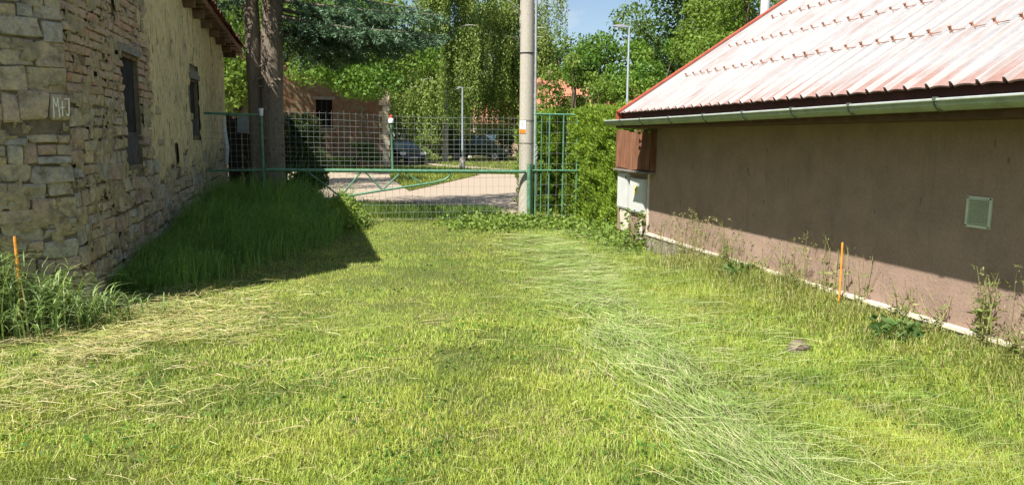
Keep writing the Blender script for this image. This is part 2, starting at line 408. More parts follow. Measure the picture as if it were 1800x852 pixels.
# ------------------------------------------------------------------ left: old stone and brick building
XL, YG, YF = -2.2, 7.23, 17.0                     # side wall plane, near gable, far end
def ztop(y): return 4.02 - .051 * (y - YG)
lb = thing('stone_building', 'old stone and brick building with crumbling ochre plaster and boarded windows', 'building', (-4.5, 11, 0))
WIN = [(9.0, 9.75, 1.26, 2.5), (13.1, 13.75, 1.6, 2.52), (11.62, 11.74, 1.1, 1.47), (8.68, 8.76, 2.66, 3.3)]
g = Geo(); X0 = XL - .025
yb = sorted({YG, YF, *[a for w_ in WIN for a in w_[:2]]}); zb = sorted({-.2, 3.4, *[a for w_ in WIN for a in w_[2:]]})
for a, b in zip(yb, yb[1:]):
    za = -.2
    # vertical runs of solid wall in this strip
    holes = sorted((w_[2], w_[3]) for w_ in WIN if w_[0] <= a and w_[1] >= b)
    for (h0, h1) in holes + [(3.4, 3.4)]:
        if h0 > za: g.box((X0 - .5, a, za), (X0, b, h0))
        za = h1
g.add([(X0 - .5, YG, 3.4), (X0, YG, 3.4), (X0, YF, 3.4), (X0 - .5, YF, 3.4), (X0 - .5, YG, ztop(YG)), (X0, YG, ztop(YG)), (X0, YF, ztop(YF)), (X0 - .5, YF, ztop(YF))],
      [(3, 2, 1, 0), (4, 5, 6, 7), (0, 1, 5, 4), (1, 2, 6, 5), (2, 3, 7, 6), (3, 0, 4, 7)])
# gable walls, as prisms in x-z
ga_ = R(41); cg, sg = math.cos(ga_), math.sin(ga_); ex, ey = XL - .025, YG + .01
fq = [(ex, ey), (ex - 2.6 * cg, ey - 2.6 * sg), (ex - 2.6 * cg - .5 * sg, ey - 2.6 * sg + .5 * cg), (ex - .5, ey + .3)]
g.prism(fq, 2, -.2, 3.95)
for (y0, y1) in ((YG + .3, YG + .7), (YF - .45, YF - .01)):
    t = ztop(y0); g.prism([(-8.2, -.2), (X0 - .5, -.2), (X0 - .5, t), (-5.2, t + 2.4), (-8.2, t)], 1, y0, y1)
g.box((-8.7, YG + .03, -.2), (-8.2, YF, 3.6))
wall_l = g.obj('wall', 'joint', lb)
# boards closing the windows, near-black panels standing in for shade inside the slits
for (a, b, c, d) in WIN[:2]:
    wnd = Geo().box((X0 - .09, a, c), (X0 - .05, b, d)).obj('window', 'window_board', lb)
    Geo().box((X0 - .048, a, c), (X0 - .03, b, c + (d - c) * .30)).obj('lower_board', 'grey_board', wnd)
    Geo().box((X0 - .049, a, c + (d - c) * .302), (X0 - .005, a + .03, d)).box((X0 - .049, a + .031, d - .04), (X0 - .005, b, d)).obj('frame', 'timber', wnd)
    Geo().box((X0 - .3, a - .16, d + .004), (X0 + .035, b + .14, d + .085)).obj('lintel', 'old_timber', lb)
    Geo().box((X0 - .3, a - .1, d + .088), (X0 + .02, b + .1, d + .15)).obj('lintel', 'old_timber', lb)
Geo().box((X0 - .06, 11.62, 1.1), (X0 - .04, 11.74, 1.47)).obj('slit', 'dark_gap', lb)
Geo().box((X0 - .12, 8.68, 2.66), (X0 - .05, 8.76, 3.3)).obj('slit', 'dark_gap', lb)

def blob(rect, to3, depth, back=.04, jit=.16, inset=.018, rr=random):
    """one dressed or rubble stone: an irregular eight-sided outline in wall coordinates, chamfered towards the face"""
    u0, u1, v0, v1 = rect; cu, cv = (u0 + u1) / 2, (v0 + v1) / 2; hu, hv = (u1 - u0) / 2, (v1 - v0) / 2
    base = [(-1, -.55), (-.62, -1), (.6, -1), (1, -.6), (1, .58), (.6, 1), (-.6, 1), (-1, .55)]
    k = rr.uniform(.72, .97); pts = []
    for (a, b) in base:
        a2 = math.copysign(1 - (1 - abs(a)) * (1 - k) * 2, a) if abs(a) < 1 else a
        b2 = math.copysign(1 - (1 - abs(b)) * (1 - k) * 2, b) if abs(b) < 1 else b
        pts.append((cu + hu * (a2 + rr.uniform(-jit, jit)), cv + hv * (b2 + rr.uniform(-jit, jit))))
    vs = [to3(u, v, -back) for u, v in pts]
    tu, tv = rr.uniform(-.012, .012), rr.uniform(-.012, .012)
    def dd(u, v, d): return d + tu * (u - cu) / hu + tv * (v - cv) / hv
    vs += [to3(u, v, dd(u, v, depth * .55)) for u, v in pts]
    ii = max(.3, 1 - inset / max(.02, min(hu, hv)))
    vs += [to3(cu + (u - cu) * ii, cv + (v - cv) * ii, dd(u, v, depth) + rr.uniform(-.004, .004)) for u, v in pts]
    vs.append(to3(cu, cv, depth + rr.uniform(.0, .008)))
    fs = []
    for r_ in (0, 8):
        for i in range(8): fs.append((r_ + i, r_ + (i + 1) % 8, r_ + 8 + (i + 1) % 8, r_ + 8 + i))
    for i in range(8): fs.append((16 + i, 16 + (i + 1) % 8, 24))
    return vs, fs
side3 = lambda u, v, d: (XL - .025 + d, u, v)
GA = R(41); GD = (math.cos(GA), math.sin(GA)); GN = (math.sin(GA), -math.cos(GA))   # near end wall skewed towards the yard, turned further to keep the sun off
gab3 = lambda u, v, d: (XL + (u - XL) * GD[0] + GN[0] * (d - .025), YG + (u - XL) * GD[1] + GN[1] * (d - .025), v)
def cover(y, z):
    """how much ochre plaster is left on the side wall (over .5 = plaster)"""
    y = np.asarray(y, float); z = np.asarray(z, float)
    n = fbm(y * 1.0, z * 1.3, 2.2, 11); n2 = vnoise(y, z * .6, 7, 23)
    a = 1 / (1 + np.exp(-(y - 9.95 - .9 * (z > 2.55)*0 + 1.1 * (n - .5)) * 3.2))
    b = 1 / (1 + np.exp(-(z - 1.12 + .9 * (n - .5)) * 5))
    c = a * b + .26 * (n - .5) + .16 * (n2 - .5)
    c = c - .55 * np.exp(-((y - 13.0) / .28) ** 2 - ((z - 2.15) / .5) ** 2) - .6 * np.exp(-((y - 9.95) / .25) ** 2 - ((z - 2.0) / .6) ** 2)
    return c
rs = random.Random(5)
stones = []; bricks = []
def in_win(u0, u1, v0, v1, pad=.0):
    return any(u1 > a - pad and u0 < b + pad and v1 > c - pad and v0 < d + pad for (a, b, c, d) in WIN)
def clip_win(u0, u1, v0, v1):
    for (a, b, c, d) in WIN:
        if v1 > c + .01 and v0 < d - .01:
            if u0 < a < u1: u1 = a - .004
            elif u0 < b < u1: u0 = b + .004
    return u0, u1
# courses on the side wall: rubble stone low down, brick in the upper near part
z = -.05
while z < 1.95:
    h = rs.uniform(.10, .2); u = YG + .002; y_end = YF
    while u < y_end:
        wd = rs.uniform(.13, .36) if u < 10.5 else rs.uniform(.16, .42)
        u0, u1 = clip_win(u + .006, min(u + wd, y_end) - .006, z, z + h)
        if u1 - u0 > .05 and not in_win(u0, u1, z, z + h, -.012) and float(cover((u0 + u1) / 2, z + h / 2)) < .62:
            zz = z + .02 * math.sin(u * 2.1 + z * 9)
            rect = (u0, u1, zz + .006, zz + h - .006)
            if h > .16 and rs.random() < .3:
                stones.append((side3, (u0, u1, zz + .006, zz + h * .5 - .004), rs.uniform(.012, .035))); rect = (u0, u1, zz + h * .5 + .004, zz + h - .006)
            stones.append((side3, rect, rs.uniform(.012, .042)))
        u += wd
    z += h
z = 1.97; row = 0
while z < 3.32:
    h = .086; u = YG + .004 - (.11 if row % 2 else 0)
    while u < 10.6:
        wd = .222 + rs.uniform(-.02, .02)
        u0, u1 = clip_win(max(u, YG + .004) + .005, u + wd - .006, z, z + h)
        if u1 - u0 > .045 and not in_win(u0, u1, z, z + h, -.012) and float(cover((u0 + u1) / 2, z + h / 2)) < .6 and rs.random() > .04:
            zz = z + .01 * math.sin(u * 1.7)
            bricks.append((side3, (u0, u1, zz + .005, zz + h - .006), rs.uniform(.012, .034)))
        u += wd
    z += h; row += 1
# gable: large quoins and squared stones, many of them broken into smaller pieces
z = -.05
LETTER = None
while z < 3.7:
    h = rs.choice([.075, .11, .13, .15, .17, .2, .225]); edge = XL - .0
    if abs(z - 1.66) < .1 and LETTER is None: z, h = 1.715, .235
    u1 = edge; first = True
    while u1 > -3.3:
        wd = rs.uniform(.09, .24) if h < .14 else rs.uniform(.10, .36)
        lett = LETTER is None and first and abs(z - 1.715) < .001
        if lett: wd = .175
        wav = .014 * math.sin(u1 * 9 + z * 31)
        rect = (u1 - wd + .004, u1 - .004 - (.012 * rs.random() if first else 0), z + .003 + (0 if lett else wav), z + h - .005 + (0 if lett else wav))
        dpt = rs.uniform(.012, .04)
        if lett: LETTER = (rect, .04); stones.append((gab3, rect, .04))
        elif h > .14 and rs.random() < .33:
            f = rs.uniform(.35, .65); q = rect[2] + (rect[3] - rect[2]) * f
            stones.append((gab3, (rect[0], rect[1], rect[2], q - .003), dpt)); 
            if wd > .2:
                um = rect[0] + (rect[1] - rect[0]) * rs.uniform(.35, .65); stones.append((gab3, (rect[0], um - .003, q + .003, rect[3]), rs.uniform(.008, .035))); stones.append((gab3, (um + .003, rect[1], q + .003, rect[3]), rs.uniform(.008, .035)))
            else: stones.append((gab3, (rect[0], rect[1], q + .003, rect[3]), rs.uniform(.008, .035)))
        else: stones.append((gab3, rect, dpt))
        u1 -= wd; first = False
    z += h
def shows(s):
    p = s[1]; c = Vector(s[0]((p[0] + p[1]) / 2, (p[2] + p[3]) / 2, 0)); d = c - Vector((0, 0, CAM_H)); dep = d.dot(F_)
    x = .5 + d.dot(R_) / dep * 26 / 36; y = .5 - d.dot(U_) / dep * 26 / 36 * 1800 / 852
    vis = (-.02 < x < 1.02 and -.04 < y < 1.02)
    nrm = (1, 0) if s[0] is side3 else GN
    area = (p[1] - p[0]) * (p[3] - p[2]) * abs(d.x * nrm[0] + d.y * nrm[1]) / dep ** 3
    return area if vis else area * .001
for kind, lst, mat in (('stone', stones, 'stone'), ('brick', bricks, 'brick')):
    lst.sort(key=shows, reverse=True); rest = Geo()
    for k, (t3, rect, dp) in enumerate(lst):
        special = LETTER is not None and rect is LETTER[0]
        vs, fs = blob(rect, t3, dp, jit=(.05 if kind == 'brick' else .03 if special else .15), inset=(.006 if kind == 'brick' else .008), rr=rs)
        if k < 295:
            c = t3((rect[0] + rect[1]) / 2, (rect[2] + rect[3]) / 2, 0)
            o = Geo().add(vs, fs).obj(kind, mat, wall_l, origin=c)
            if special: LSTONE = o
        else: rest.add(vs, fs)
    if rest.v: stuff(rest.obj('small_' + kind + 's', mat, wall_l))
# mortar smeared over the joints and stone faces in patches
def smear(to3, u0, u1, v0, v1, seed, thr, ok):
    us = np.arange(u0, u1, .022); vv = np.arange(v0, v1, .022); Ug, Vg = np.meshgrid(us, vv, indexing='ij')
    nn_ = fbm(Ug, Vg * 1.5, 3.3, seed) * .75 + .25 * vnoise(Ug, Vg, 24, seed + 4); dep = -.014 + .046 * np.clip((nn_ - thr) / .06, 0, 1) + .012 * (vnoise(Ug, Vg, 15, seed + 5) - .5)
    kp = (nn_ > thr) & ok(Ug, Vg)
    V = np.array([[to3(a, b, c) for a, b, c in zip(ra, rb_, rc)] for ra, rb_, rc in zip(Ug, Vg, dep)]).reshape(-1, 3); nv = len(vv)
    i, j = np.meshgrid(np.arange(len(us) - 1), np.arange(nv - 1), indexing='ij'); kk = kp[:-1, :-1] & kp[1:, :-1] & kp[:-1, 1:] & kp[1:, 1:]; a = (i * nv + j)[kk]
    o = fast('mortar_smear', V, np.stack([a, a + nv, a + nv + 1, a + 1], -1), None, 'mortar', wall_l); o.data.polygons.foreach_set('use_smooth', [True] * len(o.data.polygons))
def side_ok(u, v):
    r_ = cover(u, v) < .62
    for (a, b, c, d) in WIN: r_ &= ~((u > a - .03) & (u < b + .03) & (v > c - .03) & (v < d + .05))
    return r_
smear(side3, YG + .02, 11.6, 0, 3.35, 55, .49, side_ok)
(_a, _b, _c, _d) = LETTER[0]
smear(gab3, XL - 1.0, XL - .02, 0, 3.4, 57, .505, lambda u, v: ~((u > _a - .01) & (v > _c - .01) & (v < _d + .01)))
# chalk letters M + J on one quoin
(lu0, lu1, lv0, lv1), ld = LETTER
lw_, lh_ = lu1 - lu0, lv1 - lv0
def stroke(g, pts, wd=.006):
    for (a, b) in zip(pts, pts[1:]):
        A = Vector((lu0 + a[0] * lw_, lv0 + a[1] * lh_)); B = Vector((lu0 + b[0] * lw_, lv0 + b[1] * lh_)); d = (B - A).normalized(); n = Vector((-d.y, d.x)) * wd / 2
        q = [A - n - d * wd * .4, B - n + d * wd * .4, B + n + d * wd * .4, A + n - d * wd * .4]
        g.add([gab3(p.x, p.y, ld + .012) for p in q] + [gab3(p.x, p.y, ld - .01) for p in q], [(3, 2, 1, 0), (4, 5, 6, 7), (0, 1, 5, 4), (1, 2, 6, 5), (2, 3, 7, 6), (3, 0, 4, 7)])
for nm, strokes in (('letter_m', [[(.13, .1), (.16, .86), (.28, .5), (.37, .84), (.42, .12)]]), ('plus_mark', [[(.56, .18), (.58, .72)], [(.48, .46), (.68, .5)]]), ('letter_j', [[(.72, .8), (.92, .82), (.9, .3), (.82, .17), (.74, .26)]])):
    g = Geo()
    for s_ in strokes: stroke(g, s_, .0065)
    g.obj(nm, 'chalk', wall_l)
# plaster skin: displaced grid, thinning out to nothing at its torn edges
st = .035
ya = np.arange(YG + .05, YF + .001, st); za_ = np.arange(-.05, 4.2, st)
Yp, Zp = np.meshgrid(ya, za_, indexing='ij'); cv = cover(Yp, Zp)
lump = fbm(Yp, Zp, 4.0, 31) - .5; pit = np.clip(vnoise(Yp * 6.5, Zp * 2.0, 3.0, 41) - .70, 0, 1)
Xp = XL - .025 + np.clip((cv - .5) / .12, 0, 1) * .045 - .02 + lump * .03 - pit * .12 * (cv > .55)
Zc = np.minimum(Zp, 4.02 - .051 * (Yp - YG))
keep = (cv > .46)
for (a, b, c, d) in WIN: keep &= ~((Yp > a - .06) & (Yp < b + .02) & (Zp > c - .06) & (Zp < d + .2 * (b - a > .3)))
V = np.stack([Xp, Yp, Zc], -1).reshape(-1, 3); nz_ = len(za_); i, j = np.meshgrid(np.arange(len(ya) - 1), np.arange(nz_ - 1), indexing='ij')
kk = keep[:-1, :-1] & keep[1:, :-1] & keep[:-1, 1:] & keep[1:, 1:] & (Zp[:-1, :-1] < ztop(Yp[:-1, :-1]) - .01)
a = (i * nz_ + j)[kk]
pl = fast('plaster', V, np.stack([a, a + nz_, a + nz_ + 1, a + 1], -1), None, 'plaster', wall_l)
pl.data.polygons.foreach_set('use_smooth', [True] * len(pl.data.polygons))
# far edge of the wall: peeling pale strip
Geo().tube([(XL + .035, 16.55, 1.0), (XL + .06, 16.5, 1.35), (XL + .03, 16.45, 1.75), (XL + .05, 16.4, 2.0)], [.03, .05, .045, .02], 6).obj('peeling_strip', 'white_plastic', lb)
# roof with rafters, boards and tiles
YR0, YR1, XE = 7.55, 18.4, -1.95
def zu(y): return 3.99 - .051 * (y - YG) + .03
roof_l = Geo(); pit_ = math.tan(R(41))
sec = lambda y: [(XE, y, zu(y)), (XL - .1, y, zu(y) + .03), (-5.2, y, zu(y) + .03 + 3.0 * pit_), (-8.6, y, zu(y)), (-8.6, y, zu(y) + .08), (-5.2, y, zu(y) + 3.0 * pit_ + .15), (XE, y, zu(y) + .1)]
v0, v1 = sec(YR0), sec(YR1); n = len(v0)
roof_l.add(v0 + v1, [tuple(range(n - 1, -1, -1)), tuple(range(n, 2 * n))] + [(i, (i + 1) % n, n + (i + 1) % n, n + i) for i in range(n)])
roof_lo = roof_l.obj('roof', 'tile', lb)
bd = Geo().box((-.42, -.17, -.022), (.03, .17, 0)).mesh('soffit_board'); bd.materials.append(MT['timber'])
for k in range(30):
    y = YR0 + .2 + k * .357
    place('soffit_board', bd, roof_lo, Matrix.Translation((XE - .02, y, zu(y) - .004 + rs.uniform(-.01, .006))) @ Euler((R(rs.uniform(-2, 2)), R(rs.uniform(-3, 2)), R(rs.uniform(-2, 2)))).to_matrix().to_4x4())
rf = Geo().box((-.5, -.05, -.14), (-.02, .05, 0)).mesh('rafter_tail'); rf.materials.append(MT['timber'])
for k in range(13):
    y = YR0 + .15 + k * .84
    place('rafter_tail', rf, roof_lo, Matrix.Translation((XE - .06, y, zu(y) - .03)))
tl = Geo(); prof = [(-.11, 0), (-.085, .028), (-.03, .045), (.03, .045), (.085, .028), (.11, 0)]
tl.add([(.07, y, z_) for y, z_ in prof] + [(-.36, y, z_ + .30) for y, z_ in prof] + [(.07, y, z_ - .018) for y, z_ in prof] + [(-.36, y, z_ + .282) for y, z_ in prof],
       [(i, i + 1, 7 + i, 6 + i) for i in range(5)] + [(12 + i, 18 + i, 19 + i, 13 + i) for i in range(5)] + [(i, 12 + i, 13 + i, i + 1) for i in range(5)])
tm = tl.mesh('roof_tile'); tm.materials.append(MT['tile'])
for k in range(50):
    y = YR0 + .1 + k * .213
    place('roof_tile', tm, roof_lo, Matrix.Translation((XE + rs.uniform(-.012, .02), y, zu(y) + .1 + rs.uniform(-.006, .01))) @ Euler((R(rs.uniform(-4, 4)), R(rs.uniform(-2, 2)), R(rs.uniform(-3, 3)))).to_matrix().to_4x4())

# ------------------------------------------------------------------ right: low rendered building with sheet-metal roof
XR, YE = 4.4, 9.7                                  # wall plane, roof end
rb = thing('rendered_building', 'low pinkish brown rendered building with faded ribbed metal roof and gutter', 'building', (7.5, 5, 0))
wl = Geo().box((XR, -6, .25), (XR + .35, 9.83, 1.83)).box((XR + .36, 9.5, .25), (11.5, 9.828, 1.83)).box((11.2, -6, .25), (11.5, 9.49, 1.83))
wl.prism([(XR + .1, 1.835), (11.4, 1.835), (7.95, 4.3)], 1, 9.3, 9.66)
wall_r = wl.obj('wall', 'render_wall', rb)
pg = Geo(); ny = 130
for k in range(ny):                                # rough plinth
    y0 = -6 + k * (15.83 / ny); y1 = y0 + 15.83 / ny
    pg.add([(XR - .045 + .012 * math.sin(k * 1.7), y0, -.1), (XR - .045 + .012 * math.sin(k * 1.7 + 1.7), y1, -.1), (XR - .04 + .008 * math.sin(k * 2.3), y0, .25), (XR - .04 + .008 * math.sin(k * 2.3 + 2.3), y1, .25)], [(0, 1, 3, 2)])
pg.box((XR - .03, -6, -.1), (XR + .3, 9.85, .248))
pl_r = pg.obj('plinth', 'plinth', rb)
yy = 9.84; 
while yy > 0:
    ln = rs.uniform(.5, .95); Geo().box((XR - .055 - rs.uniform(0, .01), yy - ln + .006, .249 + rs.uniform(-.004, .004)), (XR - .001, yy, .274 + rs.uniform(-.004, .004))).obj('cap_strip', 'cap_strip', pl_r); yy -= ln
TP = .648; p_len = lambda x: (x - 3.75)
slope = math.atan(TP)
def zr(x): return 1.895 + TP * (x - 3.75)
roof_r = Geo()
roof_r.add([(3.93, -6, zr(3.93) - .05), (3.93, YE - .01, zr(3.93) - .05), (7.95, YE - .01, zr(7.95) - .05), (7.95, -6, zr(7.95) - .05), (12.1, YE - .01, zr(3.8) - .05), (12.1, -6, zr(3.8) - .05)],
           [(0, 1, 2, 3), (3, 2, 4, 5)])
roof_ro = roof_r.obj('roof', 'fascia', rb)
# one sheet strip: pan, slightly bellied, with a raised rib at its edge (shared mesh)
SW = .195; LEN = (7.95 - 3.84) / math.cos(slope)
prof = [(0, .002), (.008, .034), (.026, .034), (.036, .002), (.08, .010), (.12, .012), (.16, .009), (SW, .002)]
def strip_mesh():
    g = Geo(); n = len(prof); M = Matrix.Translation((3.84, 0, zr(3.84))) @ Matrix.Rotation(-slope, 4, 'Y')
    vs = []
    for s_ in (0, LEN): vs += [M @ Vector((s_, -y, z_)) for y, z_ in prof] + [M @ Vector((s_, -y, z_ - .012)) for y, z_ in prof]
    fs = []
    for i in range(n - 1):
        fs += [(i, i + 1, 2 * n + i + 1, 2 * n + i), (n + i, 3 * n + i, 3 * n + i + 1, n + i + 1), (i, n + i, n + i + 1, i + 1)]
    g.add(vs, fs); return g.mesh('roof_sheet')
sm = strip_mesh(); sm.materials.append(MT['roof_sheet']); sm.materials.append(MT['roof_rib'])
for p in sm.polygons:
    c = -p.center.y
    if .0 < c < .036 and p.normal.z > -.2: p.material_index = 1
sheets = []
for k in range(56):
    sheets.append(place('roof_sheet', sm, roof_ro, Matrix.Translation((rs.uniform(-.008, .008), YE - .02 - k * SW, rs.uniform(-.0015, .0015)))))
back = Geo(); back.add([(7.95, YE, zr(7.95) + .02), (12.2, YE, zr(3.7) + .02), (12.2, -6, zr(3.7) + .02), (7.95, -6, zr(7.95) + .02)], [(0, 1, 2, 3)]); back.obj('rear_sheet', 'roof_sheet', roof_ro)
# snow guards: upright stub with a bent flat strip, one on each rib, three rows
gd = Geo(); Ms = Matrix.Rotation(-slope, 4, 'Y')
gd.box((-.006, -.008, .02), (.006, .008, .06), Ms); gd.box((-.003, -.12, .022), (.003, -.009, .027), Ms); gd.box((-.02, -.009, .02), (.02, .009, .0265), Ms); gd.box((-.009, -.011, .056), (.009, .011, .064), Ms)
gm = gd.mesh('snow_guard'); gm.materials.append(MT['guard'])
for xr_ in (4.54, 5.14, 5.76, 6.38):
    for k in range(3, 50):
        if YE - k * SW < .6: break
        place('snow_guard', gm, roof_ro, Matrix.Translation((xr_ + rs.uniform(-.012, .012), YE - .02 - k * SW - .023, zr(xr_))) @ Matrix.Rotation(R(rs.uniform(-9, 9)), 4, 'Z'))
# red verge flashing, fascia, soffit, gutter
vf = Geo(); d = .10
vf.add([(3.81, YE - .06, zr(3.81) + .045), (3.81, YE + .02, zr(3.81) + .045), (7.95, YE + .02, zr(7.95) + .045), (7.95, YE - .06, zr(7.95) + .045), (3.81, YE + .02, zr(3.81) - d), (7.95, YE + .02, zr(7.95) - d), (3.81, YE - .06, zr(3.81) + .02), (7.95, YE - .06, zr(7.95) + .02), (3.81, YE + .005, zr(3.81) - d), (7.95, YE + .005, zr(7.95) - d)],
       [(0, 1, 2, 3), (1, 4, 5, 2), (0, 3, 7, 6), (4, 8, 9, 5)]); vf.obj('verge_flashing', 'red_flashing', roof_ro)
Geo().box((3.89, -6, 1.803), (3.92, YE - .002, 1.955)).obj('fascia_board', 'fascia', rb)
Geo().box((3.803, -6, 1.752), (XR - .002, YE - .004, 1.80)).obj('soffit', 'soffit', rb)
gt = Geo(); rg = .066; cx, cz = 3.733, 1.853; n = 9
arc = [(cx - rg * math.cos(math.pi * k / n), cz - rg * math.sin(math.pi * k / n)) for k in range(n + 1)]; arc_i = [(cx - (rg - .004) * math.cos(math.pi * k / n), cz - (rg - .004) * math.sin(math.pi * k / n)) for k in range(n + 1)]
def sag(y): return -.008 * math.sin((y + 6) * .55) 
ysg = np.linspace(-6, YE + .06, 40); vs = []; m_ = n + 1
for y in ysg: vs += [(x, y, z_ + sag(y)) for x, z_ in arc] + [(x, y, z_ + sag(y)) for x, z_ in arc_i]
fs = []
for i in range(len(ysg) - 1):
    a0, a1 = i * 2 * m_, (i + 1) * 2 * m_
    for k in range(n): fs += [(a0 + k, a0 + k + 1, a1 + k + 1, a1 + k), (a0 + m_ + k, a1 + m_ + k, a1 + m_ + k + 1, a0 + m_ + k + 1)]
    fs += [(a0, a1, a1 + m_, a0 + m_), (a0 + n, a0 + m_ + n, a1 + m_ + n, a1 + n)]
last = (len(ysg) - 1) * 2 * m_; fs.append(tuple(last + k for k in range(m_)))
gt.add(vs, fs); gut = gt.obj('gutter', 'gutter', rb, smooth=True)
Geo().tube([(cx - rg - .001, y, cz + .002 + sag(y)) for y in ysg], .0095, 7).obj('gutter_lip', 'gutter_lip', gut, smooth=True)
for y in (9.2, 8.55, 7.75, 6.95, 6.2, 5.45, 4.75, 3.95, 3.2, 2.4):
    b = Geo(); w_ = .013
    o_ = [(cx - (rg + .006) * math.cos(math.pi * k / n), cz - (rg + .006) * math.sin(math.pi * k / n) + sag(y)) for k in range(n + 1)]
    i_ = [(cx - (rg + .001) * math.cos(math.pi * k / n), cz - (rg + .001) * math.sin(math.pi * k / n) + sag(y)) for k in range(n + 1)]
    b.prism(o_ + i_[::-1], 1, y - w_, y + w_); b.box((cx - rg - .014, y - w_, cz + sag(y) - .004), (cx - rg + .01, y + w_, cz + .02 + sag(y))); b.obj('gutter_bracket', 'gutter_strap', gut)
# white flue pipe on the rear slope beyond the verge
fl = Geo().lathe((6.75, 10.9, 0), [(.075, 0), (.075, 3.9), (.095, 3.9), (.095, 3.99), (.06, 3.99), (.06, 4.1), (.1, 4.1), (.1, 4.13)], 14).obj('flue_pipe', 'white_cabinet', None, True)
tag(fl, 'thin white flue pipe with a flat cap rising behind the metal roof edge', 'pipe')
# louvred vent
v_ = Geo(); vt = thing('wall_vent', 'pale green louvred vent grille on the shaded rendered wall', 'vent', (XR, 4.255, 1.0))
y0, y1, z0, z1 = 4.15, 4.36, 1.005, 1.225
Geo().box((XR - .012, y0, z0), (XR - .001, y0 + .022, z1)).box((XR - .012, y1 - .022, z0), (XR - .001, y1, z1)).box((XR - .012, y0 + .0225, z0), (XR - .001, y1 - .0225, z0 + .02)).box((XR - .012, y0 + .0225, z1 - .02), (XR - .001, y1 - .0225, z1)).obj('frame', 'vent_plastic', vt)
Geo().box((XR - .003, y0 + .023, z0 + .021), (XR - .0015, y1 - .023, z1 - .021)).obj('backing', 'dark_gap', vt)
Mv = Matrix.Rotation(R(35), 4, 'Y'); sl = Geo().box((-.009, -.081, -.0025), (.006, .081, .0025), Mv).mesh('slat'); sl.materials.append(MT['vent_plastic'])
for k in range(13): place('slat', sl, vt, Matrix.Translation((XR - .0105, 4.255, z0 + .029 + k * .0136)))
sc_ = Geo().tube([(-.004, 0, 0), (.0, 0, 0)], .006, 8).mesh('screw'); sc_.materials.append(MT['black'])
for yy in (y0 + .011, y1 - .011):
    for zz in (z0 + .011, z1 - .011): place('screw', sc_, vt, Matrix.Translation((XR - .0125, yy, zz)))

# meter pillar beyond the corner
mp_ = thing('meter_pillar', 'rendered meter pillar with two white cabinets under a brown corrugated hood', 'meter box', (4.5, 10.45, 0))
XP = XR + .01
Geo().box((XP, 9.90, -.1), (XP + .42, 11.06, 1.72)).obj('pillar', 'render_wall', mp_)
Geo().box((XP - .02, 9.845, -.1), (XP + .3, 9.895, 1.3)).obj('corner_strip', 'cap_strip', mp_)
Geo().add(*blob((10.05, 10.3, .05, .42), lambda u, v, d: (XP + d * -1, u, v), .012, back=.0, jit=.35, rr=rs)).add(*blob((10.62, 10.9, .1, .5), lambda u, v, d: (XP + d * -1, u, v), .012, back=.0, jit=.35, rr=rs)).obj('peeled_patch', 'cap_strip', mp_)
for (a, b, c, d, tilt) in ((10.58, 10.97, .545, 1.10, 0), (9.95, 10.47, .53, 1.03, 0)):
    dr = Geo().box((XP - .05, a, c), (XP - .001, b, d)).obj('cabinet', 'white_cabinet', mp_)
    Geo().box((XP - .058, a + .018, c + .018), (XP - .051, b - .018, d - .018)).obj('door', 'white_cabinet', dr)
    if a < 10: Geo().box((XP - .0605, 10.17, .80), (XP - .0585, 10.28, .92)).obj('warning_label', 'yellow_label', dr); Geo().box((XP - .062, 10.205, .845), (XP - .061, 10.245, .885)).obj('label_mark', 'black', dr)
    else: Geo().box((XP - .066, 10.60, 1.0), (XP - .0585, 10.62, 1.05)).obj('door_lock', 'black', dr)
# corrugated hood: crooked, deeper at its near end
XB = 4.30; hy0, hy1 = 9.66, 11.0
hood = Geo(); nn = 96; vs = []
for k in range(nn + 1):
    t = k / nn; y = hy0 + (hy1 - hy0) * t; xx = XB + .012 * math.sin(t * 13 * 2 * math.pi) + (.03 if t > .5 else 0)
    vs += [(xx, y, 1.165 + .012 * math.sin(t * 9)), (xx + .02, y + .0, 1.735 + .012 * math.sin(t * 7 + 1)), (xx + .004, y, 1.165), (xx + .024, y, 1.735)]
fs = []
for k in range(nn): a = k * 4; fs += [(a, a + 1, a + 5, a + 4), (a + 2, a + 6, a + 7, a + 3)]
hood.add(vs, fs); hood.obj('corrugated_hood', 'brown_sheet', mp_)
Geo().box((XB + .03, hy1, 1.16), (XP + .2, hy1 + .01, 1.735)).box((XB + .012, hy0 - .01, 1.16), (XR - .002, hy0, 1.735)).obj('hood_side', 'brown_sheet', mp_)
Geo().add([(XB - .06, hy0 - .02, 1.12), (XP - .002, hy0 - .02, 1.12), (XP - .002, hy1 + .03, 1.125), (XB - .0, hy1 + .03, 1.125), (XB - .06, hy0 - .02, 1.145), (XP - .002, hy0 - .02, 1.145), (XP - .002, hy1 + .03, 1.15), (XB, hy1 + .03, 1.15)],
          [(3, 2, 1, 0), (4, 5, 6, 7), (0, 1, 5, 4), (1, 2, 6, 5), (2, 3, 7, 6), (3, 0, 4, 7)]).obj('hood_shelf', 'old_timber', mp_)

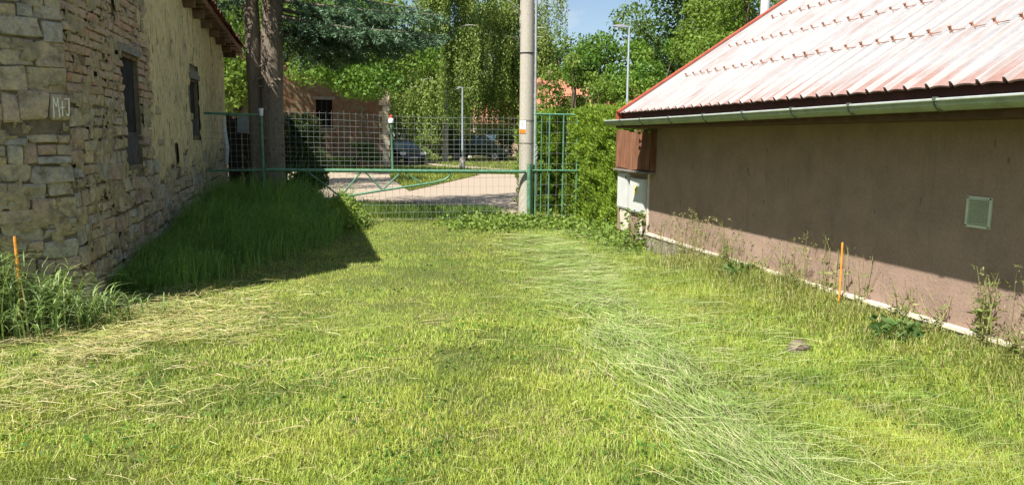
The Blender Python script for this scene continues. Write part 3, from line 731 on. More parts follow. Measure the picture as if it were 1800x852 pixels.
# ------------------------------------------------------------------ gate, fence panels, pole
YGT = 13.79
def wires(name, x0, x1, z0, z1, topf=lambda x: 0, parent=None, dx=.105, dzs=None, r=.0021, y=YGT, bulge=0):
    g = Geo(); rr = random.Random(int(x0 * 100) + 9)
    xs_ = np.arange(x0, x1 + .001, dx)
    for x in xs_:
        tp = z1 + topf(x) + rr.uniform(-.01, .03)
        g.tube([(x + rr.uniform(-.006, .006), y + rr.uniform(-.005, .005), z0), (x + rr.uniform(-.012, .012), y + rr.uniform(-.012, .012), (z0 + tp) / 2), (x + rr.uniform(-.006, .006), y + rr.uniform(-.01, .01), tp)], r, 4)
    for z_ in (dzs if dzs is not None else np.arange(z0 + .03, z1 + .001, .105)):
        g.tube([(x, y - .004 + rr.uniform(-.004, .004), z_ + topf(x) * (z_ - z0) / max(.01, z1 - z0) + rr.uniform(-.004, .004)) for x in np.linspace(x0 - .03, x1 + .03, 12)], r, 4)
    return g.obj(name, 'wire', parent)
gate = thing('gate', 'wide green tube gate with sagging wire mesh and truss brace', 'gate', (1, YGT, 0))
Geo().tube([(-1.16, YGT, 1.015), (-.2, YGT, 1.0), (1.5, YGT, .985), (3.6, YGT, .97)], .033, 12).obj('main_beam', 'gate_green', gate, True)
Geo().tube([(.02, YGT, .50), (.9, YGT, .635), (1.8, YGT, .765), (2.03, YGT, .82), (2.11, YGT, .88), (2.13, YGT, .955)], .021, 10).obj('lower_brace', 'gate_green', gate, True)
for (a, b) in (((-.44, .975), (.11, .53)), ((.13, .535), (.49, .965)), ((.58, .96), (.87, .645)), ((.89, .65), (1.21, .96)), ((1.3, .955), (1.6, .75))):
    Geo().tube([(a[0], YGT, a[1]), (b[0], YGT, b[1])], .015, 8).obj('strut', 'gate_green', gate, True)
Geo().tube([(1.07, YGT, 1.0), (1.05, YGT, 1.86)], .021, 10).obj('upright', 'gate_green', gate, True)
wires('wire_mesh', -1.05, 3.42, 1.02, 2.06, lambda x: -.012 * (x + 1) - .035 * math.exp(-((x - 1.6) / .9) ** 2) * 1.0, gate, dzs=[1.09, 1.17, 1.25, 1.33, 1.41, 1.5, 1.6, 1.7, 1.8, 1.91, 2.03])
wires('lower_mesh', .0, 3.5, .04, .95, lambda x: 0, gate, .118, dzs=[.1, .22, .36, .52, .69, .86], y=YGT + .03)
tg = Geo().lathe((1.05, YGT, 1.85), [(.02, 0), (.045, .01), (.05, .05), (.04, .085), (.018, .1)], 14).obj('post_cap', 'white_plastic', gate, True); 
Geo().lathe((1.05, YGT, 1.951), [(.03, 0), (.028, .035), (.012, .05)], 12).obj('cap_top', 'red_plastic', tg, True)
gp = thing('gate_post', 'short green gate post standing in front of the concrete pole', 'post', (3.63, YGT, 0))
Geo().tube([(3.66, YGT - .03, -.1), (3.655, YGT - .03, 1.12)], .042, 12).obj('post', 'gate_green', gp, True)
Geo().tube([(3.79, YGT + .02, -.05), (3.81, YGT + .02, .6), (3.80, YGT + .01, 1.2)], .024, 8).obj('galvanised_pipe', 'galvanised', gp, True)
ch = Geo()
for k in range(9): ch.lathe((3.80 + .012 * math.sin(k * 2.1), YGT - .01, 1.2 + k * .032), [(.006, 0), (.022, .008), (.022, .022), (.006, .03)], 8)
ch.obj('chain', 'galvanised', gp)
fl_ = thing('fence_panel', 'dark green wire fence panel between stone wall and spruce trunk', 'fence', (-1.65, YGT, 0))
Geo().tube([(-1.2, YGT, -.1), (-1.2, YGT, 1.98)], .026, 10).obj('post', 'gate_green', fl_, True)
Geo().tube([(-2.14, YGT, 1.985), (-1.2, YGT, 1.965)], .02, 8).obj('top_rail', 'gate_green', fl_, True)
Geo().tube([(-2.14, YGT, 1.0), (-1.2, YGT, 1.01)], .02, 8).obj('bottom_rail', 'gate_green', fl_, True)
wires('wire_mesh', -2.12, -1.24, .98, 2.02, lambda x: 0, fl_, .098, np.arange(1.05, 2.05, .1))
cup = Geo().lathe((-1.2, YGT, 1.95), [(.024, 0), (.03, .005), (.042, .13), (.036, .132), (.025, .02)], 16).obj('plastic_cup', 'white_plastic', None, True)
tag(cup, 'white plastic cup stuck on the fence post before the trunk', 'cup')
fr = thing('fence_panel', 'green barred fence panel in front of the clipped hedge', 'fence', (4.2, YGT, 0))
for x in (3.79, 3.9, 4.06, 4.34, 4.62): Geo().tube([(x, YGT, -.05), (x, YGT, 2.05)], .0165 if x != 3.9 else .011, 8).obj('bar', 'gate_green', fr, True)
Geo().tube([(3.77, YGT, 2.06), (4.64, YGT, 2.06)], .02, 8).obj('top_rail', 'gate_green', fr, True)
Geo().tube([(3.68, YGT - .02, .995), (4.72, YGT - .02, .985)], .019, 8).obj('mid_rail', 'gate_green', fr, True)
wires('wire_mesh', 3.8, 4.62, .05, 2.02, lambda x: 0, fr, .205, np.arange(.12, 2.0, .2))
pole = thing('utility_pole', 'tall tapered concrete utility pole beside the gate', 'pole', (3.64, 13.97, 0))
Geo().tube([(3.65, 13.97, -.2), (3.645, 13.97, 3.2), (3.62, 13.97, 9)], [.142, .134, .107], 28).obj('shaft', 'concrete', pole, True)
for z_ in (3.19, 1.93, 1.5): Geo().tube([(3.647, 13.97, z_), (3.647, 13.97, z_ + .022)], .1425, 28).obj('band', 'black' if z_ > 3 else 'old_timber', pole, True)
Geo().tube([(3.795, 13.88, 1.1), (3.79, 13.88, 3.0), (3.765, 13.9, 8.8)], .022, 8).obj('cable_conduit', 'galvanised', pole, True)
Geo().tube([(3.81, 13.93, -.1), (3.80, 13.93, 8.8)], .022, 8).obj('cable', 'black', pole, True)
def on_pole(a, z_, r=.149): return (3.647 + r * math.sin(a), 13.97 - r * math.cos(a), z_)
sgn = Geo(); A = np.linspace(-1.15, -.45, 6)
def curved(z0, z1, a0, a1, r, name, mat, par):
    g = Geo(); aa = np.linspace(a0, a1, 6); vs = [on_pole(a, z0, r) for a in aa] + [on_pole(a, z1, r) for a in aa] + [on_pole(a, z0, r - .003) for a in aa] + [on_pole(a, z1, r - .003) for a in aa]
    g.add(vs, [(i, i + 1, 7 + i, 6 + i) for i in range(5)] + [(12 + i, 18 + i, 19 + i, 13 + i) for i in range(5)] + [(0, 6, 18, 12), (5, 17, 23, 11)] + [(i, 12 + i, 13 + i, i + 1) for i in range(5)] + [(6 + i, 7 + i, 19 + i, 18 + i) for i in range(5)])
    return g.obj(name, mat, par)
sgn = thing('warning_sign', 'small orange and white electricity warning sign on the concrete pole', 'sign', on_pole(-.8, 1.7))
pw = curved(1.70, 1.94, -1.35, -.35, .1465, 'plate', 'white_plastic', sgn)
curved(1.70, 1.775, -1.33, -.37, .1475, 'orange_band', 'sign_orange', sgn)
g = Geo(); g.add([on_pole(-1.25, 1.79, .149), on_pole(-.5, 1.79, .149), on_pole(-.85, 1.915, .150)], [(0, 1, 2)]); g.obj('orange_triangle', 'sign_orange', sgn)
g = Geo(); g.add([on_pole(-.84, 1.885, .1525), on_pole(-.93, 1.843, .1525), on_pole(-.86, 1.843, .1525), on_pole(-.88, 1.803, .1525), on_pole(-.78, 1.852, .1525), on_pole(-.85, 1.852, .1525)], [(0, 1, 2, 3, 4, 5)]); g.obj('lightning_mark', 'black', sgn)
# broken boards and sheet behind the left fence
bf = thing('broken_board_fence', 'broken dark board fence patched with grey sheet beside stone wall corner', 'fence', (-1.75, 17.3, 0))
for k, (x, h) in enumerate(((-2.12, 2.0), (-1.93, 1.75), (-1.74, 1.72), (-1.55, 1.78), (-1.36, 1.62), (-1.17, 1.7))):
    Geo().add([(x, 17.3, -.1), (x + .18, 17.3, -.1), (x + .18, 17.3, h - rs.uniform(0, .12)), (x + .09, 17.3, h), (x, 17.3, h - rs.uniform(0, .15)), (x, 17.325, -.1), (x + .18, 17.325, -.1), (x + .18, 17.325, h - .1), (x + .09, 17.325, h), (x, 17.325, h - .1)],
              [(0, 1, 2, 3, 4), (9, 8, 7, 6, 5), (0, 5, 6, 1), (1, 6, 7, 2), (2, 7, 8, 3), (3, 8, 9, 4), (4, 9, 5, 0)]).obj('plank', 'dark_board', bf)
Geo().add([(-2.0, 17.28, 2.05), (-1.55, 17.28, 2.02), (-1.52, 17.28, 1.66), (-1.7, 17.28, 1.58), (-1.8, 17.28, 1.66), (-2.02, 17.28, 1.68), (-2.0, 17.292, 2.05), (-1.55, 17.292, 2.02), (-1.52, 17.292, 1.66), (-1.7, 17.292, 1.58), (-1.8, 17.292, 1.66), (-2.02, 17.292, 1.68)],
          [(5, 4, 3, 2, 1, 0), (6, 7, 8, 9, 10, 11), (0, 1, 7, 6), (1, 2, 8, 7), (2, 3, 9, 8), (3, 4, 10, 9), (4, 5, 11, 10), (5, 0, 6, 11)]).obj('grey_patch', 'grey_sheet', bf)
Geo().box((-2.22, 17.2, -.1), (-2.12, 17.3, 2.1)).obj('post', 'dark_board', bf)

# ------------------------------------------------------------------ background: ruin, houses, lamps, cars
ru = thing('brick_ruin', 'ruined brick and rubble building behind the gate with dark window hole', 'building', (-3, 40.2, 0))
g = Geo(); YW = 40.0
tops = [(-9, 5.2), (-7.4, 5.6), (-5.5, 5.3), (-3.4, 5.9), (-1.6, 5.4), (.2, 5.8), (1.6, 5.2), (3.0, 4.6)]
wx = (-.78, .04, 2.06, 3.49)
def ruin_panel(g, x0, x1, z0, z1a, z1b):
    g.add([(x0, YW, z0), (x1, YW, z0), (x1, YW, z1b), (x0, YW, z1a), (x0, YW + .5, z0), (x1, YW + .5, z0), (x1, YW + .5, z1b), (x0, YW + .5, z1a)], [(0, 1, 2, 3), (7, 6, 5, 4), (0, 4, 5, 1), (1, 5, 6, 2), (2, 6, 7, 3), (3, 7, 4, 0)])
ruin_panel(g, -9, -7.4, -.2, 5.2, 5.6); ruin_panel(g, -7.4, -5.5, -.2, 5.6, 5.3); ruin_panel(g, -5.5, -3.4, -.2, 5.3, 5.9); ruin_panel(g, -3.4, wx[0], -.2, 5.9, 5.5)
ruin_panel(g, wx[0], wx[1], -.2, wx[2], wx[2]); ruin_panel(g, wx[0], wx[1], wx[3], 5.5, 5.7); ruin_panel(g, wx[1], 1.6, -.2, 5.7, 5.2); ruin_panel(g, 1.6, 3.0, -.2, 5.2, 4.6)
g.box((2.5, YW + .51, -.2), (3.0, YW + 9, 4.5)).box((-9, YW + 9.01, -.2), (3, YW + 9.4, 4.4)).box((-9, YW + .51, -.2), (-8.5, YW + 9, 5))
ruw = g.obj('wall', 'ruin_masonry', ru)
rw = Geo().box((wx[0], YW + .38, wx[2]), (wx[1], YW + .42, wx[3])).obj('window', 'dark_gap', ru)  # near-black sheet stands in for the dark inside of the ruin
Geo().box((wx[0] - .15, YW - .05, wx[3] + .002), (wx[1] + .15, YW + .2, wx[3] + .16)).obj('lintel', 'old_timber', rw)
Geo().box((wx[0] - .1, YW - .07, wx[2] - .1), (wx[1] + .1, YW - .001, wx[2] - .002)).obj('sill', 'old_timber', rw)
for x in (-.5, -.24): Geo().tube([(x, YW + .2, wx[2]), (x, YW + .2, wx[3])], .02, 6).obj('window_bar', 'black', rw)
q_ = Geo().box((-.25, -.06, -.14), (.25, .1, .14)).mesh('quoin'); q_.materials.append(MT['stone'])
for k in range(15): place('quoin', q_, ruw, Matrix.Translation((2.78 - (.12 if k % 2 else 0), YW + .03, .15 + k * .295)) @ Matrix.Scale(1 if k % 2 else .75, 4, (1, 0, 0)))

def house(name, label, x0, x1, y0, y1, zw, zr_, wins):
    t = thing(name, label, 'house', ((x0 + x1) / 2, (y0 + y1) / 2, 0))
    ym = (y0 + y1) / 2
    Geo().box((x0, y0, -.2), (x1, y1, zw)).add([(x0 + .001, y0, zw), (x0 + .001, y1, zw), (x0 + .001, ym, zr_ - .15), (x1 - .001, y0, zw), (x1 - .001, y1, zw), (x1 - .001, ym, zr_ - .15)], [(0, 1, 2), (5, 4, 3)]).obj('wall', 'house_wall', t)
    sl_ = (zr_ - zw) / (ym - y0); o = .5
    rf_ = Geo().add([(x0 - o, y0 - o, zw - o * sl_), (x1 + o, y0 - o, zw - o * sl_), (x1 + o, ym, zr_), (x0 - o, ym, zr_), (x1 + o, y1 + o, zw - o * sl_), (x0 - o, y1 + o, zw - o * sl_),
               (x0 - o, y0 - o, zw - o * sl_ + .12), (x1 + o, y0 - o, zw - o * sl_ + .12), (x1 + o, ym, zr_ + .12), (x0 - o, ym, zr_ + .12), (x1 + o, y1 + o, zw - o * sl_ + .12), (x0 - o, y1 + o, zw - o * sl_ + .12)],
              [(0, 1, 2, 3), (3, 2, 4, 5), (6, 9, 8, 7), (9, 11, 10, 8), (0, 6, 7, 1), (4, 10, 11, 5), (1, 7, 8, 2), (2, 8, 10, 4), (0, 3, 9, 6), (3, 5, 11, 9)]).obj('roof', 'house_tile', t)
    L_ = math.hypot(ym - y0 + o, zr_ - zw + o * sl_); nr = max(4, int(L_ / .34)); an = math.atan(sl_)
    cm = Geo().box((0, 0, 0), (x1 - x0 + 2 * o - .02, .04, .035)).mesh('tile_course'); cm.materials.append(MT['house_tile'])
    for k in range(nr):
        s_ = (k + .1) * L_ / nr
        place('tile_course', cm, rf_, Matrix.Translation((x0 - o + .01, y0 - o + s_ * math.cos(an), zw - o * sl_ + .115 + s_ * math.sin(an))))
    for (a, b, c, d) in wins:
        wd = Geo().box((a, y0 - .03, c), (b, y0 - .002, d)).obj('window', 'white_cabinet', t); Geo().box((a + .08, y0 - .036, c + .08), (b - .08, y0 - .0305, d - .08)).obj('pane', 'car_glass', wd)
    Geo().box((x0 + 1.0, ym + .4, zr_ - 1), (x0 + 1.5, ym + .9, zr_ + .7)).obj('chimney', 'brick', rf_)
    return t
house('house', 'salmon house with orange tiled roof above the clipped hedge', 13.2, 22, 45, 53, 3.0, 5.5, [(14.6, 15.5, 1.2, 2.5), (17, 17.9, 1.2, 2.5)])
house('house', 'far house with orange roof glimpsed between the birches', 12.5, 19, 66, 73, 3.2, 5.8, [(13.5, 14.4, 1.2, 2.4)])

def lamp(name, label, x, y, h, arm, sleeve, group, hs=1.0):
    t = thing(name, label, 'street lamp', (x, y, 0), group)
    Geo().tube([(x, y, -.1), (x, y, h * .5), (x, y, h)], [.055, .048, .036], 10).obj('pole', 'lamp_steel', t, True)
    Geo().tube([(x, y, h - .03), (x - arm * .4, y - .0, h + .03), (x - arm, y, h + .03)], .028, 8).obj('arm', 'lamp_steel', t, True)
    hv = [(.05, -.05, .0), (-.22, -.10, -.01), (-.62, -.06, .02), (-.62, .06, .02), (-.22, .10, -.01), (.05, .05, .0), (.05, -.04, .06), (-.22, -.08, .11), (-.6, -.05, .07), (-.6, .05, .07), (-.22, .08, .11), (.05, .04, .06)]
    hd = Geo().add([(x - arm + a * hs, y + b * hs, h + c * hs) for a, b, c in hv], [(5, 4, 3, 2, 1, 0), (6, 7, 8, 9, 10, 11)] + [(i, (i + 1) % 6, 6 + (i + 1) % 6, 6 + i) for i in range(6)]).obj('lamp_head', 'galvanised', t, True)
    Geo().box((x - arm - .5 * hs, y - .05 * hs, h - .016), (x - arm - .15 * hs, y + .05 * hs, h - .006)).obj('lens', 'headlamp', hd)
    if sleeve: Geo().lathe((x, y, 0), [(.16, -.1), (.14, .3), (.15, .34), (.13, .58), (.07, .66)], 14).obj('base_sleeve', 'concrete', t, True)
lamp('street_lamp', 'slender street lamp with concrete base sleeve in front of the weeping birch', 6.44, 37.55, 4.1, .03, True, 'street lamps along the road', .42)
lamp('street_lamp', 'tall grey street lamp with flat head rising behind the hedge', 12.25, 30, 6.25, .12, False, 'street lamps along the road')

def car(name, label, x, y, rz, paint, sc3=(1, 1, 1), van=False):
    """front towards local -y; lofted body, windows, lamps, grille, plate, mirrors, wheels"""
    t = thing(name, label, 'car', (x, y, .006)); t.rotation_euler.z = R(rz); t.scale = sc3; W[t.name] = Vector((0, 0, 0))
    b = Geo()
    prof = [(-2.1, .32), (-2.14, .55), (-2.05, .78), (-1.15, .92), (-.35, 1.38 if not van else 1.6), (.3, 1.45 if not van else 1.75), (1.75, 1.42 if not van else 1.74), (2.1, .98), (2.14, .6), (2.08, .32)]
    hw = lambda z_: .84 if z_ < .95 else .84 - (z_ - .95) * .36
    n = len(prof); vs = [(-hw(z_) * (1 if i not in (0, 1, 2) else .94), y_, z_) for i, (y_, z_) in enumerate(prof)] + [(hw(z_) * (1 if i not in (0, 1, 2) else .94), y_, z_) for i, (y_, z_) in enumerate(prof)]
    low = [(-.84, -1.15, .93), (-.84, 1.95, .96), (.84, -1.15, .93), (.84, 1.95, .96)]
    fs = [(i, i + 1, n + i + 1, n + i) for i in range(n - 1)] + [(n - 1, 0, n, 2 * n - 1), tuple(range(n - 1, -1, -1)), tuple(range(n, 2 * n))]
    b.add(vs, fs); bo = b.obj('body', paint, t, False); 
    mod = bo.modifiers.new('bevel', 'BEVEL'); mod.width = .06; mod.segments = 2; mod.limit_method = 'ANGLE'; mod.angle_limit = R(25)
    top = 1.38 if not van else 1.6
    wsn = Geo().add([(-.72, -1.12, .96), (.72, -1.12, .96), (.6, -.42, top - .03), (-.6, -.42, top - .03), (-.72, -1.10, .93), (.72, -1.10, .93), (.6, -.40, top - .06), (-.6, -.40, top - .06)], [(0, 1, 2, 3), (7, 6, 5, 4), (0, 4, 5, 1), (1, 5, 6, 2), (2, 6, 7, 3), (3, 7, 4, 0)]).obj('windscreen', 'car_glass', t)
    for s in (-1, 1):
        Geo().add([(s * .80, -.9, .98), (s * .80, 1.75, 1.0), (s * .69, 1.55, top - .06), (s * .69, -.35, top - .08), (s * .86, -.9, .97), (s * .86, 1.75, .99), (s * .715, 1.55, top - .06), (s * .715, -.35, top - .08)], [(0, 1, 2, 3), (7, 6, 5, 4), (0, 4, 5, 1), (1, 5, 6, 2), (2, 6, 7, 3), (3, 7, 4, 0)]).obj('side_window', 'car_glass', t)
        Geo().box((s * .62 - .17, -2.135, .6), (s * .62 + .17, -2.02, .76)).obj('headlight', 'headlamp', t)
        Geo().box((s * .95 - .09, -.98, .95), (s * .95 + .09, -.9, 1.07)).obj('mirror', paint, t)
        for yy in (-1.35, 1.35):
            wh = Geo().tube([(s * .68, yy, .31), (s * .87, yy, .31)], .31, 18).obj('wheel', 'rubber', t); Geo().tube([(s * .871, yy, .31), (s * .885, yy, .31)], .19, 14).obj('rim', 'galvanised', wh)
    Geo().box((-.42, -2.15, .6), (.42, -2.04, .74)).obj('grille', 'black', t)
    Geo().box((-.78, -2.2, .34), (.78, -2.1, .52)).obj('bumper', 'black', t)
    Geo().box((-.26, -2.215, .385), (.26, -2.201, .485)).obj('number_plate', 'white_cabinet', t)
    return t
car('parked_car', 'dark blue car parked facing the gate beside the ruin', 4.05, 45.6, 14, 'car_paint')
car('parked_van', 'dark green van parked in deep shade under the birches', 10.2, 52.5, 62, 'van_paint', (1, 1.05, 1.1), True)

# ------------------------------------------------------------------ trees and shrubs
def leaf_soup(P, size, up=.0, aspect=.55, dirs=None, fold=.25, rg=rng):
    """one diamond-shaped, slightly folded leaf at each point"""
    n = len(P); size = np.broadcast_to(size, n)
    if dirs is None:
        d = rg.normal(size=(n, 3)); d[:, 2] -= up
    else: d = dirs + rg.normal(size=(n, 3)) * .25
    d /= np.linalg.norm(d, axis=1)[:, None]
    s = np.cross(d, rg.normal(size=(n, 3))); s /= np.linalg.norm(s, axis=1)[:, None] + 1e-9
    nn_ = np.cross(d, s); L_ = size[:, None]
    V = np.empty((n, 4, 3)); V[:, 0] = P; V[:, 2] = P + d * L_
    V[:, 1] = P + d * L_ * .45 + s * L_ * aspect * .5 + nn_ * L_ * fold * .4; V[:, 3] = P + d * L_ * .45 - s * L_ * aspect * .5 + nn_ * L_ * fold * .4
    T = np.arange(n * 4).reshape(n, 4); return V.reshape(-1, 3), T
def tints(n, cols, per=4, var=.18, rg=rng):
    c = np.array(cols)[rg.integers(0, len(cols), n)] * (1 + rg.uniform(-var, var, (n, 1))); return np.repeat(c, per, 0)
def broadleaf(name, label, x, y, h, rad, base, cols, nleaf=14000, size=.17, group=None, lobes=26, flat=1.0, seed=1, cat='tree', trunk_r=None, droop=.4, tx=0, limbs=14):
    rg = np.random.default_rng(seed); rr = random.Random(seed)
    t = thing(name, label, cat, (x, y, 0), group)
    ch_ = h - base; cen = []
    for k in range(lobes):
        while True:
            p = rg.uniform(-1, 1, 3)
            if .25 < np.linalg.norm(p) < 1: break
        zz = base + ch_ * (.5 + .5 * p[2]); taper = 1 - .45 * max(0, p[2])
        cen.append((x + p[0] * rad * taper, y + p[1] * rad * taper, zz, rr.uniform(.22, .42) * rad))
    cen = np.array(cen)
    w_ = cen[:, 3] ** 2; ci = rg.choice(len(cen), nleaf, p=w_ / w_.sum())
    d = rg.normal(size=(nleaf, 3)); d /= np.linalg.norm(d, axis=1)[:, None]; r_ = rg.uniform(.35, 1.08, nleaf) ** .6 * cen[ci, 3]
    P = cen[ci, :3] + d * r_[:, None] * np.array([1, 1, .75 * flat])
    P[:, 2] = np.maximum(P[:, 2], base * .55 + .05)
    V, T = leaf_soup(P, rg.uniform(.6, 1.25, nleaf) * size, droop, .6, rg=rg)
    lt = np.array(cols)[rg.integers(0, len(cols), len(cen))]
    c = (lt[ci] * .6 + np.array(cols)[rg.integers(0, len(cols), nleaf)] * .4) * (1 + rg.uniform(-.18, .18, (nleaf, 1)))
    fast('crown', V, T, np.repeat(c, 4, 0), 'leaf', t)
    tr = trunk_r or max(.07, rad * .07); g = Geo()
    g.tube([(x + tx, y, -.2), (x + tx + rr.uniform(-.1, .1), y, base * .6), (x + tx * .9 + rr.uniform(-.2, .2), y, base + ch_ * .35), (x + tx * .4 + rr.uniform(-.3, .3), y, base + ch_ * .8)], [tr * 1.25, tr, tr * .7, tr * .2], 9, True, .05)
    tk = g.obj('trunk', 'bark', t, True)
    for k in range(min(lobes, limbs)):
        a = Vector((x + tx * .5, y, base * .6 + ch_ * rr.uniform(.05, .5))); b = Vector(cen[k, :3]); mid = a.lerp(b, .5) + Vector((0, 0, -.1 * rad))
        Geo().tube([a, mid, b], [tr * .42, tr * .28, tr * .1], 6).obj('limb', 'bark', tk, True)
    return t
GR1 = [(.115, .22, .033), (.15, .26, .042), (.085, .175, .03), (.195, .30, .05)]
GR2 = [(.08, .15, .033), (.11, .19, .04), (.06, .12, .028), (.135, .215, .046)]
GR3 = [(.13, .21, .03), (.16, .25, .04), (.10, .18, .03), (.19, .27, .05)]
GRB = [(.19, .275, .065), (.24, .315, .075), (.145, .22, .052), (.28, .34, .10)]

def birch(name, label, x, y, h, rad, seed, nstr=520, low=.3, cols=GRB, group='weeping birches beyond the road'):
    rg = np.random.default_rng(seed); rr = random.Random(seed); t = thing(name, label, 'tree', (x, y, 0), group)
    g = Geo(); g.tube([(x, y, -.2), (x + .05, y, h * .3), (x - .1, y, h * .6), (x + .05, y, h * .95)], [.2, .16, .1, .03], 9, True, .04); tk = g.obj('trunk', 'birch_bark', t, True)
    arcs = []
    for k in range(34):
        a = rr.uniform(0, 2 * math.pi); z0 = h * rr.uniform(.22, .85); ln = rad * rr.uniform(.45, 1.05) * (1.15 - .5 * z0 / h); up = rr.uniform(.35, 1.0)
        pts = [Vector((x + math.cos(a) * ln * s, y + math.sin(a) * ln * s, z0 + up * ln * (s - .72 * s * s) * 1.2)) for s in np.linspace(0, 1, 7)]
        arcs.append(pts)
        if k < 22: Geo().tube(pts, [.06, .052, .044, .036, .028, .02, .01], 6).obj('limb', 'birch_bark', tk, True)
    P = []; D = []
    for k in range(nstr):
        arc = arcs[rr.randrange(len(arcs))]; s = rr.uniform(.25, 1) * 5.99; i = int(s); p = arc[i].lerp(arc[i + 1], s - i) + Vector((rr.gauss(0, .18), rr.gauss(0, .18), rr.gauss(0, .1)))
        ln = min(rr.uniform(1.2, 4.6), p.z - low - rr.uniform(0, 1.6))
        if ln < .4: continue
        nl = int(ln / .075); tt = np.linspace(0, 1, nl); sw = rr.uniform(-.25, .25); sw2 = rr.uniform(-.25, .25)
        q = np.stack([p.x + sw * tt ** 2 + .06 * np.sin(tt * 9 + k), p.y + sw2 * tt ** 2 + .06 * np.cos(tt * 8 + k), p.z - ln * tt], -1) + rg.normal(size=(nl, 3)) * np.array([.065, .065, .03])
        P.append(q)
    P = np.concatenate(P); dirs = np.tile(np.array([0, 0, -1.0]), (len(P), 1)) + rg.normal(size=(len(P), 3)) * .5
    V, T = leaf_soup(P, rg.uniform(.11, .2, len(P)), 0, .62, dirs, rg=rg)
    fast('crown', V, T, tints(len(P), cols, 4, .2, rg), 'leaf', t)
birch('weeping_birch', 'large weeping birch with long hanging strands beside the parked car', 7.3, 49.5, 15.5, 4.3, 3, 1350, .5)
birch('weeping_birch', 'second weeping birch with pale bare limbs behind the concrete pole', 12.9, 51, 15, 4.0, 8, 1150, .8)
birch('weeping_birch', 'farther weeping birch between the two front birches', 10.6, 58, 14.5, 4.6, 12, 900, .6, GR2)
birch('weeping_birch', 'young weeping birch standing right beside the ruin wall', 5.2, 50.5, 9.5, 2.1, 15, 480, .5)

broadleaf('leafy_tree', 'bright green leafy tree overhanging the ruined brick wall', 0.6, 33, 8.2, 3.3, 2.9, GR1, 22000, .17, None, 40, .8, 21, trunk_r=.1, tx=-3.4, limbs=0)
broadleaf('leafy_tree', 'sunlit leafy tree seen between the stone building roof and spruce trunk', -2.9, 24.5, 9.0, 2.6, 2.2, GR3, 14000, .16, None, 26, 1, 22)
broadleaf('leafy_tree', 'tall leafy tree added left of the ruin to shade it, behind the stone building', -5.0, 35.5, 14.5, 4.3, 4.2, GR1, 22000, .2, None, 36, 1, 29)  # added to cast shade on the ruin; also fills the roof gap
broadleaf('leafy_tree', 'leafy tree behind the ruin close to the spruce branches', -2.4, 46, 11.5, 4.2, 3.0, GR1, 13000, .23, None, 24, 1, 23)
broadleaf('ash_tree', 'tall dark ash tree rising behind the metal roof', 19.9, 40, 14, 4.1, 3.2, GR2, 19000, .22, None, 34, 1, 24)
broadleaf('leafy_tree', 'light green tree directly behind the white flue pipe', 19.8, 33.5, 10.5, 3.3, 2.5, GR3, 16000, .2, None, 26, 1, 25)
broadleaf('walnut_tree', 'loose green tree behind the tall street lamp', 14.2, 38.5, 6.9, 2.6, 1.4, GR1, 11000, .2, None, 20, 1, 26)
broadleaf('young_tree', 'slim young tree growing between birch and street lamp', 12.1, 37, 6.0, 1.9, 1.6, GR3, 6500, .17, None, 16, 1, 27)
broadleaf('leafy_tree', 'dense green tree between the tall lamp and ash tree', 16.2, 36.5, 7.3, 2.4, 1.5, GR1, 10500, .19, None, 20, 1, 28)
for k, (x, y, h, r_, s) in enumerate(((2.5, 64, 12, 5, 31), (10, 72, 10, 5.5, 32), (20, 66, 11, 6, 33), (30, 52, 13, 6, 34), (-9, 58, 14, 6, 35), (28, 38, 13, 4.8, 36))):
    broadleaf('background_tree', ['dark tree far behind the parked car', 'dark tree far behind the middle birch', 'dark tree behind the orange roofed house', 'broad tree rising far behind the ash tree', 'tall tree far behind the ruin and spruce trunk', 'tall tree hidden mostly behind the metal roof ridge'][k], x, y, h, r_, 1.0, GR2, 9000, .36, 'trees in the far background', 22, 1, s)
# bushes
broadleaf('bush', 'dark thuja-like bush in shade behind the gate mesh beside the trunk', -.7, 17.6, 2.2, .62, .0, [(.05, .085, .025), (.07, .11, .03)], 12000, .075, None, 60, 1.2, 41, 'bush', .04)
broadleaf('bush', 'low green bush at the foot of the ruin wall', 1.2, 38.4, 1.3, 1.3, .1, GR2, 3000, .13, 'bushes along the far verge', 12, .8, 42, 'bush', .05)
broadleaf('bush', 'low green bush under the dark window of the ruin', -1.6, 38.2, 1.4, 1.4, .1, GR2, 3000, .13, 'bushes along the far verge', 12, .8, 43, 'bush', .05)
broadleaf('bush', 'rounded bush between parked car and lamp post', 6.0, 47.2, 2.0, 1.3, .1, GRB, 3200, .14, 'bushes along the far verge', 12, .9, 44, 'bush', .05)
broadleaf('bush', 'shaded bush under the birch behind the lamp post', 8.4, 52.8, 2.4, 1.8, .1, GR2, 3500, .16, 'bushes along the far verge', 12, .9, 45, 'bush', .05)
broadleaf('bush', 'shaded bush behind the concrete pole under the birches', 12.6, 55.5, 3.4, 2.4, .1, GR2, 3500, .16, 'bushes along the far verge', 12, .9, 46, 'bush', .05)
broadleaf('bush', 'bright elder bush spilling over behind the hedge', 8.6, 18.5, 2.6, 1.2, .3, GR3, 4500, .11, None, 14, .9, 47, 'bush', .05)

